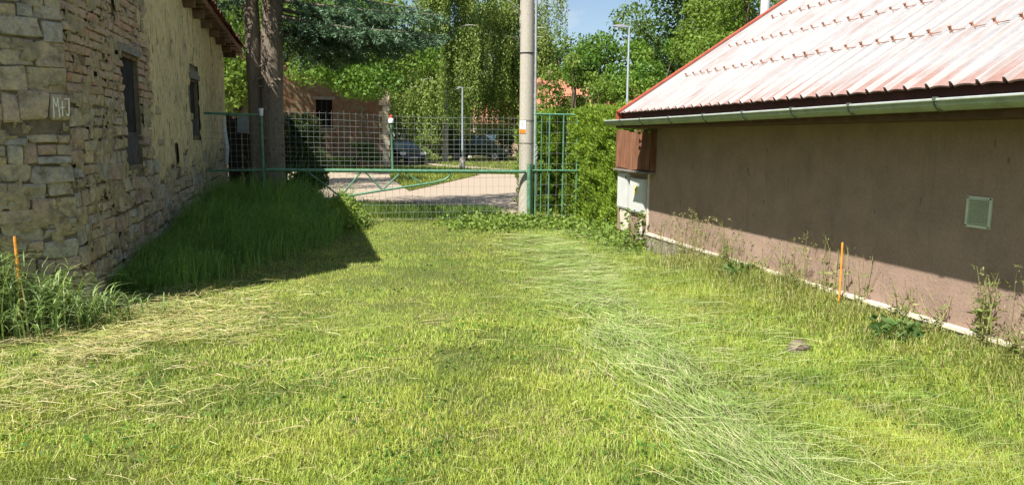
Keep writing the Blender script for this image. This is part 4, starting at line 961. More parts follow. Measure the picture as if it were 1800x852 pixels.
# blue spruce with twin trunk
sp = thing('spruce_tree', 'twin trunked blue spruce behind the left fence with drooping branches', 'tree', (-1.2, 15.35, 0))
g = Geo(); g.tube([(-1.13, 15.35, -.2), (-1.14, 15.35, .6), (-1.12, 15.35, 2.0), (-1.09, 15.35, 3.3), (-1.03, 15.35, 4.4), (-.95, 15.4, 9), (-.9, 15.4, 14)], [.31, .225, .21, .2, .19, .12, .02], 18, True, .035); tk = g.obj('trunk', 'spruce_bark', sp, True)
g = Geo(); g.tube([(-1.38, 15.5, -.2), (-1.41, 15.5, .8), (-1.43, 15.5, 2.2), (-1.46, 15.5, 4.4), (-1.6, 15.6, 9), (-1.7, 15.6, 13)], [.24, .175, .155, .14, .09, .02], 14, True, .035); tk2 = g.obj('trunk', 'spruce_bark', sp, True)
for k in range(26):                                # stubs of broken branches
    z_ = rs.uniform(.7, 4.2); a = rs.uniform(-2.6, -.4); r_ = .22; ln = rs.uniform(.04, .13)
    Geo().tube([(-1.12 + math.cos(a) * r_ * .9, 15.35 + math.sin(a) * r_ * .9, z_), (-1.12 + math.cos(a) * (r_ + ln), 15.35 + math.sin(a) * (r_ + ln), z_ - .02)], [.026, .014], 6).obj('branch_stub', 'spruce_bark', tk)
rg = np.random.default_rng(77); NP = []; ND = []; g = Geo(); rr = random.Random(77)
def spruce_branch(z0, a, ln, droop, dens=1.0):
    o = Vector((-1.08, 15.38, z0)); dr = Vector((math.cos(a), math.sin(a), 0)); sd_ = Vector((-dr.y, dr.x, 0))
    f = lambda s: o + dr * (ln * s) + Vector((0, 0, -droop * ln * (s - .35 * s * s)))
    g.tube([f(s) for s in (0, .3, .6, 1)], [.045, .032, .02, .008], 6)
    nt_ = int(ln * 15 * dens)
    for q in range(nt_):
        s = .12 + .88 * (q / nt_); side = 1 if q % 2 else -1; tl_ = (.22 + .62 * ln * .36 * math.sin(math.pi * min(1, s * .85 + .12))) * rr.uniform(.7, 1.15)
        b = f(s); d = (sd_ * side * rr.uniform(.7, 1) + dr * rr.uniform(.35, .75) + Vector((0, 0, rr.uniform(-.55, -.12)))).normalized()
        m_ = max(3, int(tl_ / .05))
        for i in range(m_):
            p = b + d * (tl_ * i / m_) + Vector((0, 0, -.12 * tl_ * (i / m_) ** 2)); 
            for e in range(6):
                NP.append((p.x + rr.gauss(0, .015), p.y + rr.gauss(0, .015), p.z + rr.gauss(0, .012))); dd_ = d + Vector((rr.gauss(0, .55), rr.gauss(0, .55), rr.gauss(0, .35))); ND.append(tuple(dd_.normalized()))
for (z0, a, ln, dr_) in ((3.85, -.12, 3.1, .14), (3.95, .35, 3.0, .17), (3.9, -.55, 2.8, .22), (4.05, .1, 3.4, .16), (3.8, .75, 2.2, .3), (3.75, 1.1, 2.2, .35), (3.7, .5, 1.8, .36), (3.75, 0.05, 2.4, .26), (3.6, -.15, 1.6, .34), (4.2, -.3, 3.3, .14), (4.3, .6, 3.2, .2), (4.4, 2.6, 1.6, .3), (4.5, -1.6, 1.4, .3), (4.6, 3.6, 1.8, .3), (2.2, 1.9, .7, .5)):
    spruce_branch(z0, a, ln, dr_)
for k in range(46):
    z0 = 4.6 + k * .19; ln = max(.4, 3.0 * (1 - (z0 - 4.6) / 9.4)) * rr.uniform(.75, 1.05); spruce_branch(z0, k * 2.4, ln, rr.uniform(.1, .3), .55)
g.obj('branches', 'spruce_bark', tk)
NP = np.array(NP); V, T = leaf_soup(NP, rg.uniform(.07, .13, len(NP)), 0, .22, np.array(ND), .1, rg)
fast('crown', V, T, tints(len(NP), [(.08, .145, .08), (.115, .195, .115), (.06, .11, .06), (.155, .24, .155)], 4, .2, rg), 'needle', sp)

# clipped thuja hedge
hd = thing('thuja_hedge', 'dense clipped yellow-green thuja hedge between meter pillar and gate panel', 'hedge', (5.1, 14.2, 0))
HX0, HX1, HY0, HY1, HZ = 4.62, 5.7, 11.25, 17.6, 2.12
Geo().box((HX0 + .36, HY0 + .36, .0), (HX1 - .1, HY1, HZ - .36)).obj('stems_or_core', 'hedge_core', hd)  # dark filler box inside the hedge, added to block see-through, no stems
rg = np.random.default_rng(5)
def face_pts(n, f):
    u, v = rg.uniform(0, 1, n), rg.uniform(0, 1, n)
    if f == 'w': y = HY0 + (HY1 - HY0) * u ** 1.15; z_ = v * HZ; p = np.stack([np.full(n, HX0), y, z_], -1); nrm = np.array([-1, 0, .25])
    elif f == 's': x = HX0 + (HX1 - HX0) * u; p = np.stack([x, np.full(n, HY0), v * HZ], -1); nrm = np.array([0, -1, .25])
    else: p = np.stack([HX0 + (HX1 - HX0) * u, HY0 + (HY1 - HY0) * v, np.full(n, HZ)], -1); nrm = np.array([0, 0, 1.0])
    lump = (fbm(p[:, 0] * 1 + p[:, 1] * 1.0, p[:, 2] * 1.1 + p[:, 0] * .7, 2.6, 9) - .5) * .36 + (vnoise(p[:, 1] + p[:, 0], p[:, 2], 8, 4) - .5) * .2
    p = p + nrm * (lump - rg.uniform(0, .1, n))[:, None]
    d = nrm * .7 + np.array([0, 0, .75]) + rg.normal(size=(n, 3)) * .42
    return p, d
ps = [face_pts(52000, 'w'), face_pts(16000, 's'), face_pts(11000, 't')]
Geo().box((4.42, 15.36, .0), (4.9, 16.4, HZ - .36)).obj('stems_or_core', 'hedge_core', hd)  # second dark filler box, blocks the view through this part
keepx = (HX0, HX1, HY0, HY1); HX0, HX1, HY0, HY1 = 4.1, 4.95, 15.0, 16.4
ps += [face_pts(14000, 's'), face_pts(9000, 'w'), face_pts(4000, 't')]; HX0, HX1, HY0, HY1 = keepx
P = np.concatenate([a for a, _ in ps]); D = np.concatenate([b for _, b in ps]); P[:, 2] = np.maximum(P[:, 2], .02)
V, T = leaf_soup(P, rg.uniform(.03, .08, len(P)), 0, .42, D, .15, rg)
fast('foliage', V, T, tints(len(P), [(.185, .29, .032), (.24, .35, .042), (.13, .22, .028), (.30, .39, .058)], 4, .2, rg), 'leaf', hd)

# ------------------------------------------------------------------ grass, hay and weeds
rg = np.random.default_rng(2024)
def in_poly(x, y, poly):
    inside = np.zeros(len(x), bool); n = len(poly)
    for i in range(n):
        x0, y0 = poly[i]; x1, y1 = poly[(i + 1) % n]
        c = ((y0 > y) != (y1 > y)) & (x < (x1 - x0) * (y - y0) / (y1 - y0 + 1e-12) + x0); inside ^= c
    return inside
def in_view(x, y, z=0., mx=.06, my=.08):
    v = np.stack([x, y, np.full(len(x), z - CAM_H)], -1); d = v @ np.array(F_)
    u = v @ np.array(R_) / d * 26 / 36; w_ = v @ np.array(U_) / d * 26 / 36 * 1800 / 852
    return (d > .3) & (np.abs(u) < .5 + mx) & (np.abs(w_) < .5 + my + .6 / np.maximum(d, 1))
def blades(x, y, h, wd, lean, az=None, z=None, seg2=True):
    """tapering blades, bent once (seg2) or a single triangle; returns V, T"""
    n = len(x); az = rg.uniform(0, 2 * np.pi, n) if az is None else az; z = gz(x, y) if z is None else z
    fx, fy = np.cos(az), np.sin(az); t = rg.uniform(0, np.pi, n); sx, sy = np.cos(t) * wd / 2, np.sin(t) * wd / 2
    B = np.stack([x, y, z - .005], -1); S = np.stack([sx, sy, np.zeros(n)], -1)
    ln = lean * h; tip = B + np.stack([fx * ln, fy * ln, h * np.sqrt(np.maximum(.05, 1 - np.minimum(lean, .95) ** 2 * .8))], -1)
    if not seg2:
        V = np.stack([B - S, B + S, tip], 1).reshape(-1, 3); return V, np.arange(n * 3).reshape(n, 3), 3
    mid = B + np.stack([fx * ln * .35, fy * ln * .35, h * .62 * np.ones(n)], -1)
    V = np.stack([B - S, B + S, mid - S * .8, mid + S * .8, tip], 1).reshape(-1, 3)
    i = np.arange(n)[:, None] * 5; T = np.concatenate([i + np.array([[0, 1, 3]]), i + np.array([[0, 3, 2]]), i + np.array([[2, 3, 4]])], 0); return V, T, 5
def joined(parts):
    V = []; T = []; C = []; b = 0
    for v, t, c in parts: V.append(v); T.append(t + b); C.append(c); b += len(v)
    return np.concatenate(V), np.concatenate(T), np.concatenate(C)
SW_LINE = np.array([(3.05, 11.3), (3.0, 9.6), (2.75, 8.0), (2.5, 6.6), (2.3, 5.6), (2.15, 4.6), (2.05, 3.7), (1.95, 2.8), (1.9, 2.0)])
def swath_x(y): return np.interp(y, SW_LINE[::-1, 1], SW_LINE[::-1, 0])
def lawn_pts(n, y0, y1, pw=1.0):
    u = rg.uniform(0, 1, n); y = (y0 ** (1 - pw) + u * (y1 ** (1 - pw) - y0 ** (1 - pw))) ** (1 / (1 - pw)) if pw != 1 else y0 * (y1 / y0) ** u
    x = rg.uniform(-1, 1, n) * (y * .62 + 1.2) + y * .25
    k = (x > -3.4) & (x < XR - .06) & ~((x < XL + .03) & (y > YG + (x - XL) * .55)) & in_view(x, y); return x[k], y[k]
G_LAWN = np.array([(.315, .415, .062), (.385, .475, .088), (.245, .345, .052), (.43, .49, .115), (.51, .51, .19)])
G_DRY = np.array([(.50, .44, .20), (.42, .38, .15), (.56, .50, .27)])
def lawn_cols(x, y, n):
    base = G_LAWN[rg.choice(5, n, p=[.28, .28, .2, .16, .08])]
    yel = np.clip((fbm(x, y, 1.3, 61) - .47) * 4.5, 0, 1)[:, None]; base = base * (1 - .3 * yel) + np.array([.50, .49, .09]) * .3 * yel
    dk = np.clip((fbm(x, y, 1.9, 71) - .56) * 7, 0, 1)[:, None]; base = base * (1 - .5 * dk) + np.array([.085, .165, .03]) * .5 * dk
    dry = np.clip((fbm(x, y, 2.4, 81) - .5) * 3, 0.02, .5) + .35 * np.exp(-((x + 1.4) / .9) ** 2 - ((y - 6.3) / 1.3) ** 2)
    m_ = rg.uniform(0, 1, n) < dry * .45; base[m_] = G_DRY[rg.integers(0, 3, m_.sum())] * .85
    return base * (1 + rg.uniform(-.2, .2, (n, 1)))
parts = []
for (n, a, b, seg2) in ((270000, 2.2, 6.2, True), (300000, 6.0, 15.4, False)):
    x, y = lawn_pts(n, a, b, 1.35); k = y < 15.1 + .0 * x; x, y = x[k], y[k]; n = len(x)
    sxx = x - swath_x(y); tall = np.clip(sxx / .5, 0, 1) * np.clip((fbm(x, y, 1.1, 91) - .3) * 3, .15, 1)
    h = (.028 + .03 * fbm(x, y, 2.5, 51)) * rg.uniform(.6, 1.35, n) + tall * rg.uniform(.0, .085, n)
    h += .10 * np.exp(-((x - XR) / .35) ** 2) * rg.uniform(0, 1, n)
    wd = (.0022 + .00046 * y) * rg.uniform(.7, 1.3, n)
    bare = (fbm(x, y, 2.1, 171) > .66) & (rg.uniform(0, 1, n) < .6); x, y, h, wd = x[~bare], y[~bare], h[~bare], wd[~bare]; n = len(x)
    away = np.clip(.68 + 1.1 * (fbm(x * 1.1, y * .3, .9, 191) - .5) + .08 * np.sin((x - .06 * y + .25) * 2 * np.pi / 1.3), .58, .97)
    stripe = np.where(rg.uniform(0, 1, n) < away, 1.0, -1.0)
    V, T, per = blades(x, y, h, wd, rg.uniform(.25, 1.15, n), az=stripe * np.pi / 2 + rg.normal(0, 1.0, n), seg2=seg2)
    parts.append((V, T, np.repeat(lawn_cols(x, y, n), per, 0)))
V, T, C = joined(parts); lawn = stuff(fast('lawn_grass', V, T, C, 'grass')); tag(lawn, 'short mown yellow-green grass covering the yard', 'grass')

# low clover and broad leaves in the lawn
n = 15000; x, y = lawn_pts(n, 2.4, 13.5, 1.2); k = fbm(x, y, 1.7, 71) > .5; x, y = x[k], y[k]; n = len(x)
P = np.stack([x, y, gz(x, y) + rg.uniform(.01, .05, n)], -1); D = rg.normal(size=(n, 3)) * np.array([1, 1, .25])
V, T = leaf_soup(P, rg.uniform(.012, .03, n) + .0012 * y, 0, .75, D, .2, rg)
cl = stuff(fast('clover', V, T, tints(n, [(.07, .17, .03), (.10, .2, .035), (.13, .24, .05)], 4, .2, rg), 'leaf')); tag(cl, 'patches of darker clover and broad leaves low in the lawn', 'clover')

# mown hay lying flat: ribbons along a flow direction
def strands(x, y, az, ln, wd, z, bend=.3):
    n = len(x); a2 = az + rg.normal(0, bend, n); p0 = np.stack([x, y, z], -1); p1 = p0 + np.stack([np.cos(az) * ln * .5, np.sin(az) * ln * .5, rg.uniform(-.005, .022, n)], -1)
    p2 = p1 + np.stack([np.cos(a2) * ln * .5, np.sin(a2) * ln * .5, rg.uniform(-.03, .01, n)], -1); p2[:, 2] = np.maximum(p2[:, 2], gz(p2[:, 0], p2[:, 1]) + .008)
    s = np.stack([-np.sin(az), np.cos(az), rg.uniform(-.6, .6, n)], -1) * (wd / 2)[:, None]
    V = np.stack([p0 - s * .7, p0 + s * .7, p1 - s, p1 + s, p2], 1).reshape(-1, 3); i = np.arange(n)[:, None] * 5
    return V, np.concatenate([i + np.array([[0, 1, 3]]), i + np.array([[0, 3, 2]]), i + np.array([[2, 3, 4]])], 0)
HAY = np.array([(.26, .37, .10), (.31, .40, .13), (.18, .29, .06), (.36, .42, .18), (.50, .49, .29)])
parts = []
# the swath itself
n = 10500; y = 2.2 * (11.4 / 2.2) ** rg.uniform(0, 1, n); off = rg.normal(0, .18, n) * np.interp(y, [2, 6, 11], [.75, 1.3, 2.0]); x = swath_x(y) + off
kq = fbm(x, y, 2.6, 161) > rg.uniform(.28, .5, n); x, y, off = x[kq], y[kq], off[kq]; n = len(x)
dx = (swath_x(y + .1) - swath_x(y - .1)) / .2; along = np.arctan2(1, dx); flat = np.clip((y - 5.2) / 2.5, 0, 1)
az = along * (1 - flat) + rg.choice([0.05, np.pi * .95], n) * flat + rg.normal(0, .35, n)
z = gz(x, y) + .03 + .07 * np.exp(-(off / .28) ** 2) * rg.uniform(.1, 1, n)
parts.append((*strands(x, y, az, rg.uniform(.12, .4, n), (.0015 + .00040 * y) * rg.uniform(.7, 1.3, n), z), HAY[rg.integers(0, 5, n)] * (.72 + .5 * fbm(x, y, 3.0, 151))[:, None]))
# thin spread to the right of the swath and across the top
n = 4600; y = 2.4 * (11.8 / 2.4) ** rg.uniform(0, 1, n); x = swath_x(y) + np.abs(rg.normal(0, 1.0, n)) - .25 * (y > 7); k = (x < XR - .15) & (fbm(x, y, 1.6, 101) > .40); x, y = x[k], y[k]; n = len(x)
parts.append((*strands(x, y, rg.choice([0.1, np.pi * .97], n) + rg.normal(0, .5, n), rg.uniform(.12, .5, n), (.0015 + .00034 * y) * rg.uniform(.7, 1.2, n), gz(x, y) + rg.uniform(.03, .11, n)), HAY[rg.integers(0, 5, n)]))
parts = [(v, t, np.repeat(c * (1 + rg.uniform(-.15, .15, (len(c), 1))), 5, 0)) for v, t, c in parts]
V, T, C = joined(parts); hay = stuff(fast('cut_grass_swath', V, T, C, 'straw')); tag(hay, 'swath of pale freshly cut long grass lying across the right of the lawn', 'cut grass')
# drier hay on the left
n = 8500; x = rg.normal(-1.75, .75, n); y = rg.normal(6.15, .95, n); k = (x > -3.3) & (y > 2.6) & (y < 8.4) & (y < YG + .2 + (x - XL) * .9 + .9) & (fbm(x, y, 1.4, 111) > .42); x, y = x[k], y[k]
n2 = 650; x = np.concatenate([x, rg.uniform(-2.2, 2.0, n2)]); y = np.concatenate([y, rg.uniform(2.8, 7.5, n2)]); n = len(x)
V, T = strands(x, y, rg.choice([0.0, 2.7, .5], n) + rg.normal(0, .7, n), rg.uniform(.07, .28, n), (.0016 + .00036 * y) * rg.uniform(.7, 1.3, n), gz(x, y) + rg.uniform(.015, .07, n))
c = np.array([(.50, .45, .22), (.60, .54, .32), (.44, .44, .15), (.34, .42, .11), (.48, .37, .19)])[rg.integers(0, 5, n)] * (1 + rg.uniform(-.15, .15, (n, 1)))
hy = stuff(fast('dry_hay', V, T, np.repeat(c, 5, 0), 'straw')); tag(hy, 'scattered dry straw-coloured hay on the left of the lawn', 'hay')

# tall arching grass
def arching(x, y, h, reach, az, wd, nseg=5, z=None):
    n = len(x); z = gz(x, y) if z is None else z; s = np.linspace(0, 1, nseg + 1); V = np.empty((n, 2 * nseg + 1, 3))
    side = np.stack([-np.sin(az), np.cos(az), np.zeros(n)], -1); tw = rg.uniform(-.7, .7, n); side = side * np.cos(tw)[:, None] + np.stack([np.cos(az), np.sin(az), np.zeros(n)], -1) * np.sin(tw)[:, None]
    for i, t in enumerate(s):
        r = reach * t ** 2.0; zz = h * (1.75 * t - .75 * t ** 2.6 * (1 + .5 * np.minimum(1, reach / np.maximum(h, .01))))
        c = np.stack([x + np.cos(az) * r, y + np.sin(az) * r, z + np.maximum(zz, .01) - .01], -1); w_ = (wd * (1 - .75 * t))[:, None] / 2
        if i < nseg: V[:, 2 * i] = c - side * w_; V[:, 2 * i + 1] = c + side * w_
        else: V[:, 2 * nseg] = c
    b = np.arange(n)[:, None] * (2 * nseg + 1); T = []
    for i in range(nseg - 1): T += [b + np.array([[2 * i, 2 * i + 1, 2 * i + 3]]), b + np.array([[2 * i, 2 * i + 3, 2 * i + 2]])]
    T.append(b + np.array([[2 * nseg - 2, 2 * nseg - 1, 2 * nseg]])); return V.reshape(-1, 3), np.concatenate(T, 0), 2 * nseg + 1
# a) meadow grass in the building's shade up to the fence
n = 17000; y = rg.uniform(7.9, 15.2, n); x = XL + .02 + np.abs(rg.normal(0, 1, n)) * np.interp(y, [7.9, 9.5, 11, 13.5, 15], [.22, .5, .9, 1.15, 1.2]); k = x < np.interp(y, [7.9, 9, 11, 13.8, 15.2], [-1.4, -.75, -.05, .32, .35]); x, y = x[k], y[k]; n = len(x)
hmax = np.interp(y, [7.9, 9, 11, 13, 15], [.28, .38, .62, .82, .9]) * np.clip(1.15 - .42 * np.clip((x - XL) / np.interp(y, [8, 11, 14], [1.0, 2.2, 2.7]), 0, 1) ** 2, .3, 1)
hmax = hmax * (.5 + .95 * fbm(x, y, 1.7, 181)); up_ = rg.uniform(0, 1, n) < .05; hh = hmax * rg.uniform(.5, 1.08, n) * np.where(up_, 1.35, 1)
V, T, per = arching(x, y, hh, rg.uniform(.2, .95, n) * hmax, rg.normal(-.5, 1.1, n), rg.uniform(.006, .014, n), 4)
mg = stuff(fast('tall_grass', V, T, tints(n, [(.19, .35, .08), (.24, .41, .095), (.28, .45, .12), (.15, .29, .065)], per, .2, rg), 'grass')); tag(mg, 'tall arching meadow grass in shade beside the stone wall and fence', 'tall grass')
# b) reedy sunlit clump before the stone corner
n = 230; x = rg.normal(-2.55, .38, n); y = 6.85 + (x - XL) * .5 + rg.normal(-.12, .2, n); k = (x > -3.4) & (y < YG - .06 + (x - XL) * .56); x, y = x[k], y[k]; n = len(x); h = rg.uniform(.25, .95, n) * np.clip(1.0 - (x + 2.7) * .7, .25, 1.0)
parts = []
V, T, per = arching(x, y, h, rg.uniform(.15, .6, n) * h, rg.uniform(0, 2 * np.pi, n), rg.uniform(.009, .019, n), 5); parts.append((V, T, tints(n, [(.24, .36, .13), (.32, .43, .19), (.19, .29, .09), (.44, .46, .23)], per, .18, rg)))
n = 1500; i = rg.integers(0, len(x), n); hx = h[i] * rg.uniform(.25, .85, n); V, T, per = arching(x[i], y[i], rg.uniform(.04, .16, n), rg.uniform(.14, .32, n), rg.uniform(0, 2 * np.pi, n), rg.uniform(.009, .018, n), 5, z=gz(x[i], y[i]) + hx)
parts.append((V, T, tints(n, [(.22, .32, .11), (.3, .38, .17), (.18, .27, .08)], per, .18, rg)))
V, T, C = joined(parts); rd = stuff(fast('reed_grass', V, T, C, 'grass')); tag(rd, 'bright broad-bladed reed grass growing against the stone corner', 'tall grass')
# c) sunlit leafy weeds at the end of the shaded bank, under the gate
n = 2400; x = rg.normal(.22, .16, n); y = rg.normal(13.6, .45, n); hgt = rg.uniform(.02, .62, n) * np.clip(1 - np.abs(x - .15) * 1.2, .2, 1)
V, T = leaf_soup(np.stack([x, y, hgt], -1), rg.uniform(.04, .1, n), .3, .5, None, .2, rg)
nw = stuff(fast('nettles', V, T, tints(n, [(.16, .25, .05), (.2, .3, .06), (.25, .32, .08)], 4, .2, rg), 'leaf')); tag(nw, 'sunlit leafy nettles growing through the left end of the gate', 'weeds')
# d) low broad-leaved weeds along gate post, hedge foot and pillar
n = 9000; t = rg.uniform(0, 1, n); x = np.interp(t, [0, .45, .8, 1], [2.2, 3.9, 4.45, 4.3]) + rg.normal(0, .22, n); y = np.interp(t, [0, .45, .8, 1], [13.2, 13.1, 11.0, 10.0]) + rg.normal(0, .42, n); k = x < np.where(y < 11.1, XR - .06, 4.7); x, y = x[k], y[k]; n = len(x)
V, T = leaf_soup(np.stack([x, y, gz(x, y) + np.abs(rg.normal(0, .085, n))], -1), rg.uniform(.04, .095, n), .2, .7, None, .2, rg)
bw = stuff(fast('broadleaf_weeds', V, T, tints(n, [(.17, .26, .05), (.21, .31, .06), (.13, .21, .045), (.27, .34, .09)], 4, .2, rg), 'leaf')); tag(bw, 'low broad-leaved weeds along the hedge foot and gate post', 'weeds')
# e) rough grass along the right wall
n = 15000; y = rg.uniform(2.6, 8.6, n); x = XR - .05 - np.abs(rg.normal(0, .22, n)); h = rg.uniform(.05, .17, n) * (0.6 + .9 * fbm(x, y, 1.2, 131))
V, T, per = arching(x, y, h, h * rg.uniform(.2, .9, n), rg.uniform(0, 2 * np.pi, n), rg.uniform(.004, .009, n), 3)
wg = stuff(fast('wall_grass', V, T, tints(n, [(.22, .28, .07), (.3, .32, .11), (.18, .24, .05), (.42, .38, .18)], per, .2, rg), 'grass')); tag(wg, 'rough half-dry grass along the foot of the rendered wall', 'grass')
# f) verge grass beyond the gate
ROADP = [(-14, 27), (-6, 22.4), (0, 18.4), (3.1, 15.25), (7.5, 13.4), (30, 11), (34, 33), (16, 33), (7.6, 32.2), (5.0, 33.5), (2.9, 35.5), (-1, 36.2), (-14, 37)]
TRACKP = [(2.2, 43.2), (5.2, 42.6), (7.2, 38.2), (8.6, 36.6), (9.3, 37.2), (6.6, 43.6), (5, 52), (2, 52)]
n = 60000; y = 14.9 * (58 / 14.9) ** rg.uniform(0, 1, n); x = y * (.07 + .33 * rg.uniform(0, 1, n)) - rg.uniform(0, 1, n) * .25 * y
onv = in_poly(x, y, vp); k = (~in_poly(x, y, ROADP) | onv) & ~in_poly(x, y, TRACKP); x, y, onv = x[k], y[k], onv[k]; n = len(x)
V, T, per = blades(x, y, rg.uniform(.07, .2, n) + .10 * (y < 20) * rg.uniform(0, 1, n), .004 + .0012 * y * rg.uniform(.6, 1.3, n), rg.uniform(.1, .9, n), z=np.where(onv, .025, 0.), seg2=False)
vgg = stuff(fast('verge_grass', V, T, tints(n, [(.2, .26, .04), (.25, .31, .05), (.31, .33, .08), (.15, .21, .035)], per, .2, rg), 'grass')); tag(vgg, 'grass of the road verges beyond the gate', 'grass')

n = 9000; x = rg.uniform(-.2, 3.3, n); y = 16.9 - .62 * x + rg.normal(0, .5, n) - .35; k = (y > 14.35); x, y = x[k], y[k]; n = len(x); h = rg.uniform(.1, .28, n)  # taller unmown strip; its dark tints are partly painted shade
V, T, per = arching(x, y, h, h * rg.uniform(.2, .8, n), rg.uniform(0, 2 * np.pi, n), rg.uniform(.008, .016, n), 3)
us = stuff(fast('unmown_grass_shade_tint', V, T, tints(n, [(.08, .15, .03), (.11, .19, .04), (.14, .22, .045)], per, .2, rg), 'grass')); tag(us, 'strip of unmown grass along the road edge behind the gate, tinted dark as shade', 'grass')
n = 520; y = rg.uniform(3.3, 9.3, n); y = y[vnoise(y, y * 0, 1.9, 201) > .5]; n = len(y); x = XR - .06 - np.abs(rg.normal(0, .12, n)); h = rg.uniform(.12, .72, n) ** 1.15 * (.55 + .8 * fbm(x, y, 1.5, 141))
V1, T1, p1 = arching(x, y, h, h * rg.uniform(.1, .55, n), rg.choice([-1.57, 1.57], n) + rg.normal(.0, .5, n), rg.uniform(.003, .0055, n), 5); V1[:, 0] = np.minimum(V1[:, 0], XR - .012)
tipi = np.arange(n) * p1; P = []; 
for q in range(16):
    f_ = rg.uniform(.0, .28, n); tp = V1[tipi + p1 - 1] * (1 - f_[:, None]) + V1[tipi + p1 - 3] * f_[:, None]; P.append(tp + rg.normal(size=(n, 3)) * .008)
P = np.concatenate(P); P[:, 0] = np.minimum(P[:, 0], XR - .012); V2, Q2 = leaf_soup(P, rg.uniform(.012, .03, len(P)), 0, .35, None, .1, rg); V2[:, 0] = np.minimum(V2[:, 0], XR - .008)
T2 = np.concatenate([Q2[:, [0, 1, 2]], Q2[:, [0, 2, 3]]]); V, T, C = joined([(V1, T1, tints(n, [(.26, .27, .1), (.33, .3, .14), (.2, .25, .07)], p1, .2, rg)), (V2, T2, tints(len(P), [(.3, .28, .14), (.36, .32, .19), (.24, .27, .1)], 4, .2, rg))])
ss = stuff(fast('seeding_stalks', V, T, C, 'grass')); tag(ss, 'thin seeding grass stalks standing against the rendered wall', 'grass stalks')

# single weeds, stakes and the rock
def stalk_weed(label, x, y, hs, seed, ns=6, leafy=60, cols=((.17, .25, .06), (.22, .28, .09), (.3, .3, .12)), spread=.1):
    rr = random.Random(seed); r2 = np.random.default_rng(seed); t = thing('tall_weed', label, 'weed', (x, y, 0), 'tall weeds along the rendered wall')
    g = Geo(); P = []; D = []; pc = []
    for k in range(ns):
        a = rr.uniform(0, 6.28); sp_ = rr.uniform(.3, 1) * spread * 2.2; h = hs * rr.uniform(.6, 1.05); bx, by = x + rr.uniform(-spread, spread) * .6, y + rr.uniform(-spread, spread)
        bx = min(bx, XR - .06)
        f = lambda s: (min(bx + math.cos(a) * sp_ * s * s, XR - .02), by + math.sin(a) * sp_ * s * s, float(gz(bx, by)) + h * s)
        g.tube([f(0), f(.35), f(.7), f(1)], [.004, .0035, .0025, .0015], 5)
        for q in range(int(leafy * .45)):
            s = rr.uniform(.15, 1.0); c = f(s); sp2 = .035 if s > .72 else .012
            P.append((c[0] + rr.gauss(0, sp2) * .7, c[1] + rr.gauss(0, sp2), c[2] + rr.gauss(0, .01))); aa = rr.uniform(0, 6.28); D.append((math.cos(aa), math.sin(aa), .3 if s < .72 else 1.2))
            pc.append(.022 if s > .72 else rr.uniform(.025, .075))
    so = g.obj('stems_or_core', 'old_timber', t); so.data.materials[0] = MT['weed_stem']
    P = np.array(P); P[:, 0] = np.minimum(P[:, 0], XR - .012); V, T = leaf_soup(P, np.array(pc), 0, .28, np.array(D), .2, r2); V[:, 0] = np.minimum(V[:, 0], XR - .006)
    fast('leaves', V, T, tints(len(P), cols, 4, .2, r2), 'leaf', t)
simple('weed_stem', (.26, .24, .10), .8, .2, 0, .3, 20)
stalk_weed('tall leafy weed with pale plume below the wall vent', 4.3, 4.02, .62, 1, 9, 80, spread=.07)
stalk_weed('thin seed stalks leaning on the wall left of the plume weed', 4.31, 4.42, .42, 2, 6, 36)
stalk_weed('bent grassy weed in the sunlit wall strip right of the orange stake', 4.3, 4.85, .40, 3, 7, 40)
stalk_weed('long bare stalks crossing the wall shadow beside the orange stake', 4.33, 5.35, .66, 4, 6, 20)
stalk_weed('tall thin weed just beside the orange stake against the wall', 4.32, 5.72, .62, 5, 7, 26)
stalk_weed('bushy weed left of the orange stake against the wall', 4.3, 6.25, .40, 6, 8, 46)
stalk_weed('drooping seed weed at the middle of the sunlit wall strip', 4.3, 6.85, .36, 7, 7, 40)
stalk_weed('short leafy weed in front of the exposed plinth cap', 4.3, 7.5, .38, 8, 7, 46)
stalk_weed('farthest small weed along the wall near the pillar', 4.3, 8.5, .34, 9, 6, 40)
stalk_weed('weed at the frame edge where the wall leaves the picture', 4.3, 3.72, .36, 10, 7, 40)
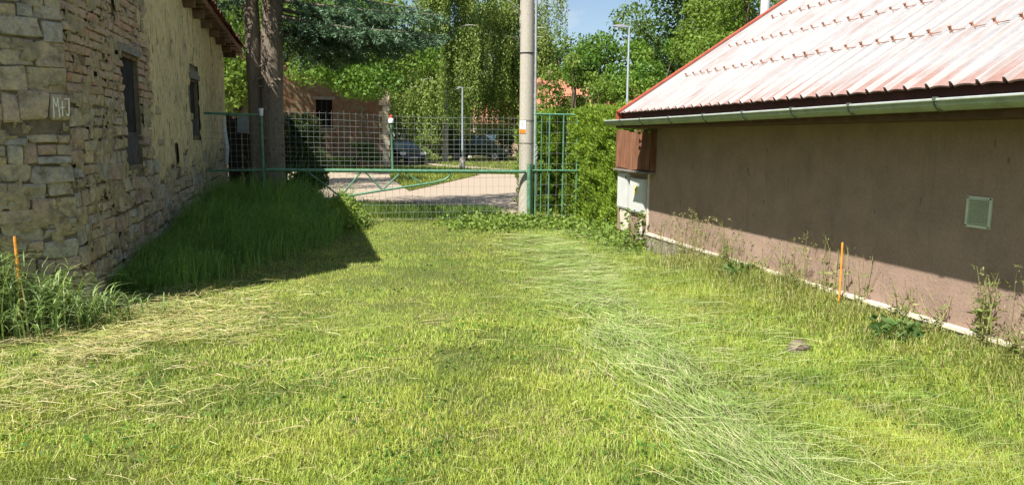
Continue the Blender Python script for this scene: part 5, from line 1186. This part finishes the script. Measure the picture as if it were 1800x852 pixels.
def rosette(name, label, x, y, n, size, cols, seed, z0=.02, climb=0):
    r2 = np.random.default_rng(seed); t = thing(name, label, 'plant', (x, y, 0))
    a = r2.uniform(0, 6.28, n); r_ = r2.uniform(.0, .16, n); h = r2.uniform(z0, z0 + .12 + climb, n)
    P = np.stack([np.minimum(x + np.cos(a) * r_, XR - .1), y + np.sin(a) * r_ * 1.3, h + float(gz(x, y))], -1); D = np.stack([np.cos(a), np.sin(a), r2.uniform(-.1, .5, n)], -1)
    V, T = leaf_soup(P, r2.uniform(.6, 1.2, n) * size, 0, .6, D, .25, r2); V[:, 0] = np.minimum(V[:, 0], XR - .05)
    fast('leaves', V, T, tints(n, cols, 4, .2, r2), 'leaf', t); g = Geo()
    for k in range(5): g.tube([(x, y, 0), (x + math.cos(k * 1.3) * .08, y + math.sin(k * 1.3) * .1, .1 + climb * .6)], [.006, .003], 5)
    so = g.obj('stems_or_core', 'weed_stem', t)
DK = [(.07, .14, .04), (.10, .19, .055), (.14, .22, .08)]
rosette('dock_plant', 'dark green dock plant at the wall foot right of the orange stake', 4.14, 4.62, 130, .075, DK, 3)
rosette('dock_plant', 'small dark dock plant against the plinth far along the wall', 4.22, 6.95, 90, .07, DK, 4)
rosette('climbing_weed', 'leafy vine climbing the foot of the meter pillar corner', 4.22, 9.95, 150, .085, [(.12, .2, .04), (.17, .26, .06), (.2, .22, .08)], 5, .02, .42)
rosette('climbing_vine', 'bright vine leaves hanging under the eave above the brown hood', 4.28, 9.75, 60, .08, GR3, 6, 1.68, 0)
def stake(label, x, y, h, r_):
    o = Geo().tube([(x, y, -.05), (x + .004, y, h * .5), (x - .003, y, h - .015), (x - .003, y, h)], [r_, r_ * 1.06, r_, r_ * .7], 8, True, .06).obj('marker_stake', 'orange_stake'); tag(o, label, 'stake', 'orange marker stakes')
stake('orange marker stake standing in the weeds along the rendered wall', 4.25, 5.46, .74, .0085)
stake('orange marker stake half hidden in reed grass by the stone corner', -2.52, 6.72, .78, .012)
g = Geo(); vs = []; fs = []; nu, nv = 14, 8; rr = random.Random(91)
for j in range(nv + 1):
    for i in range(nu):
        t, p = 2 * math.pi * i / nu, math.pi * j / nv; d = Vector((math.sin(p) * math.cos(t), math.sin(p) * math.sin(t), math.cos(p)))
        k_ = 1 + .28 * (float(vnoise(d.x * 1.7 + d.z, d.y * 1.7 - d.z, 1.3, 211)) - .5) + .22 * (float(vnoise(d.x * 3 + 5, d.y * 3 + d.z * 2, 1.6, 213)) - .5)
        vs.append((3.42 + d.x * .085 * k_, 4.82 + d.y * .07 * k_, .02 + d.z * .075 * k_))
for j in range(nv):
    for i in range(nu): fs.append((j * nu + i, j * nu + (i + 1) % nu, (j + 1) * nu + (i + 1) % nu, (j + 1) * nu + i))
g.add(vs, fs)
tag(g.obj('rock', 'rock', None), 'small grey-brown rock lying in the grass before the wall', 'rock')
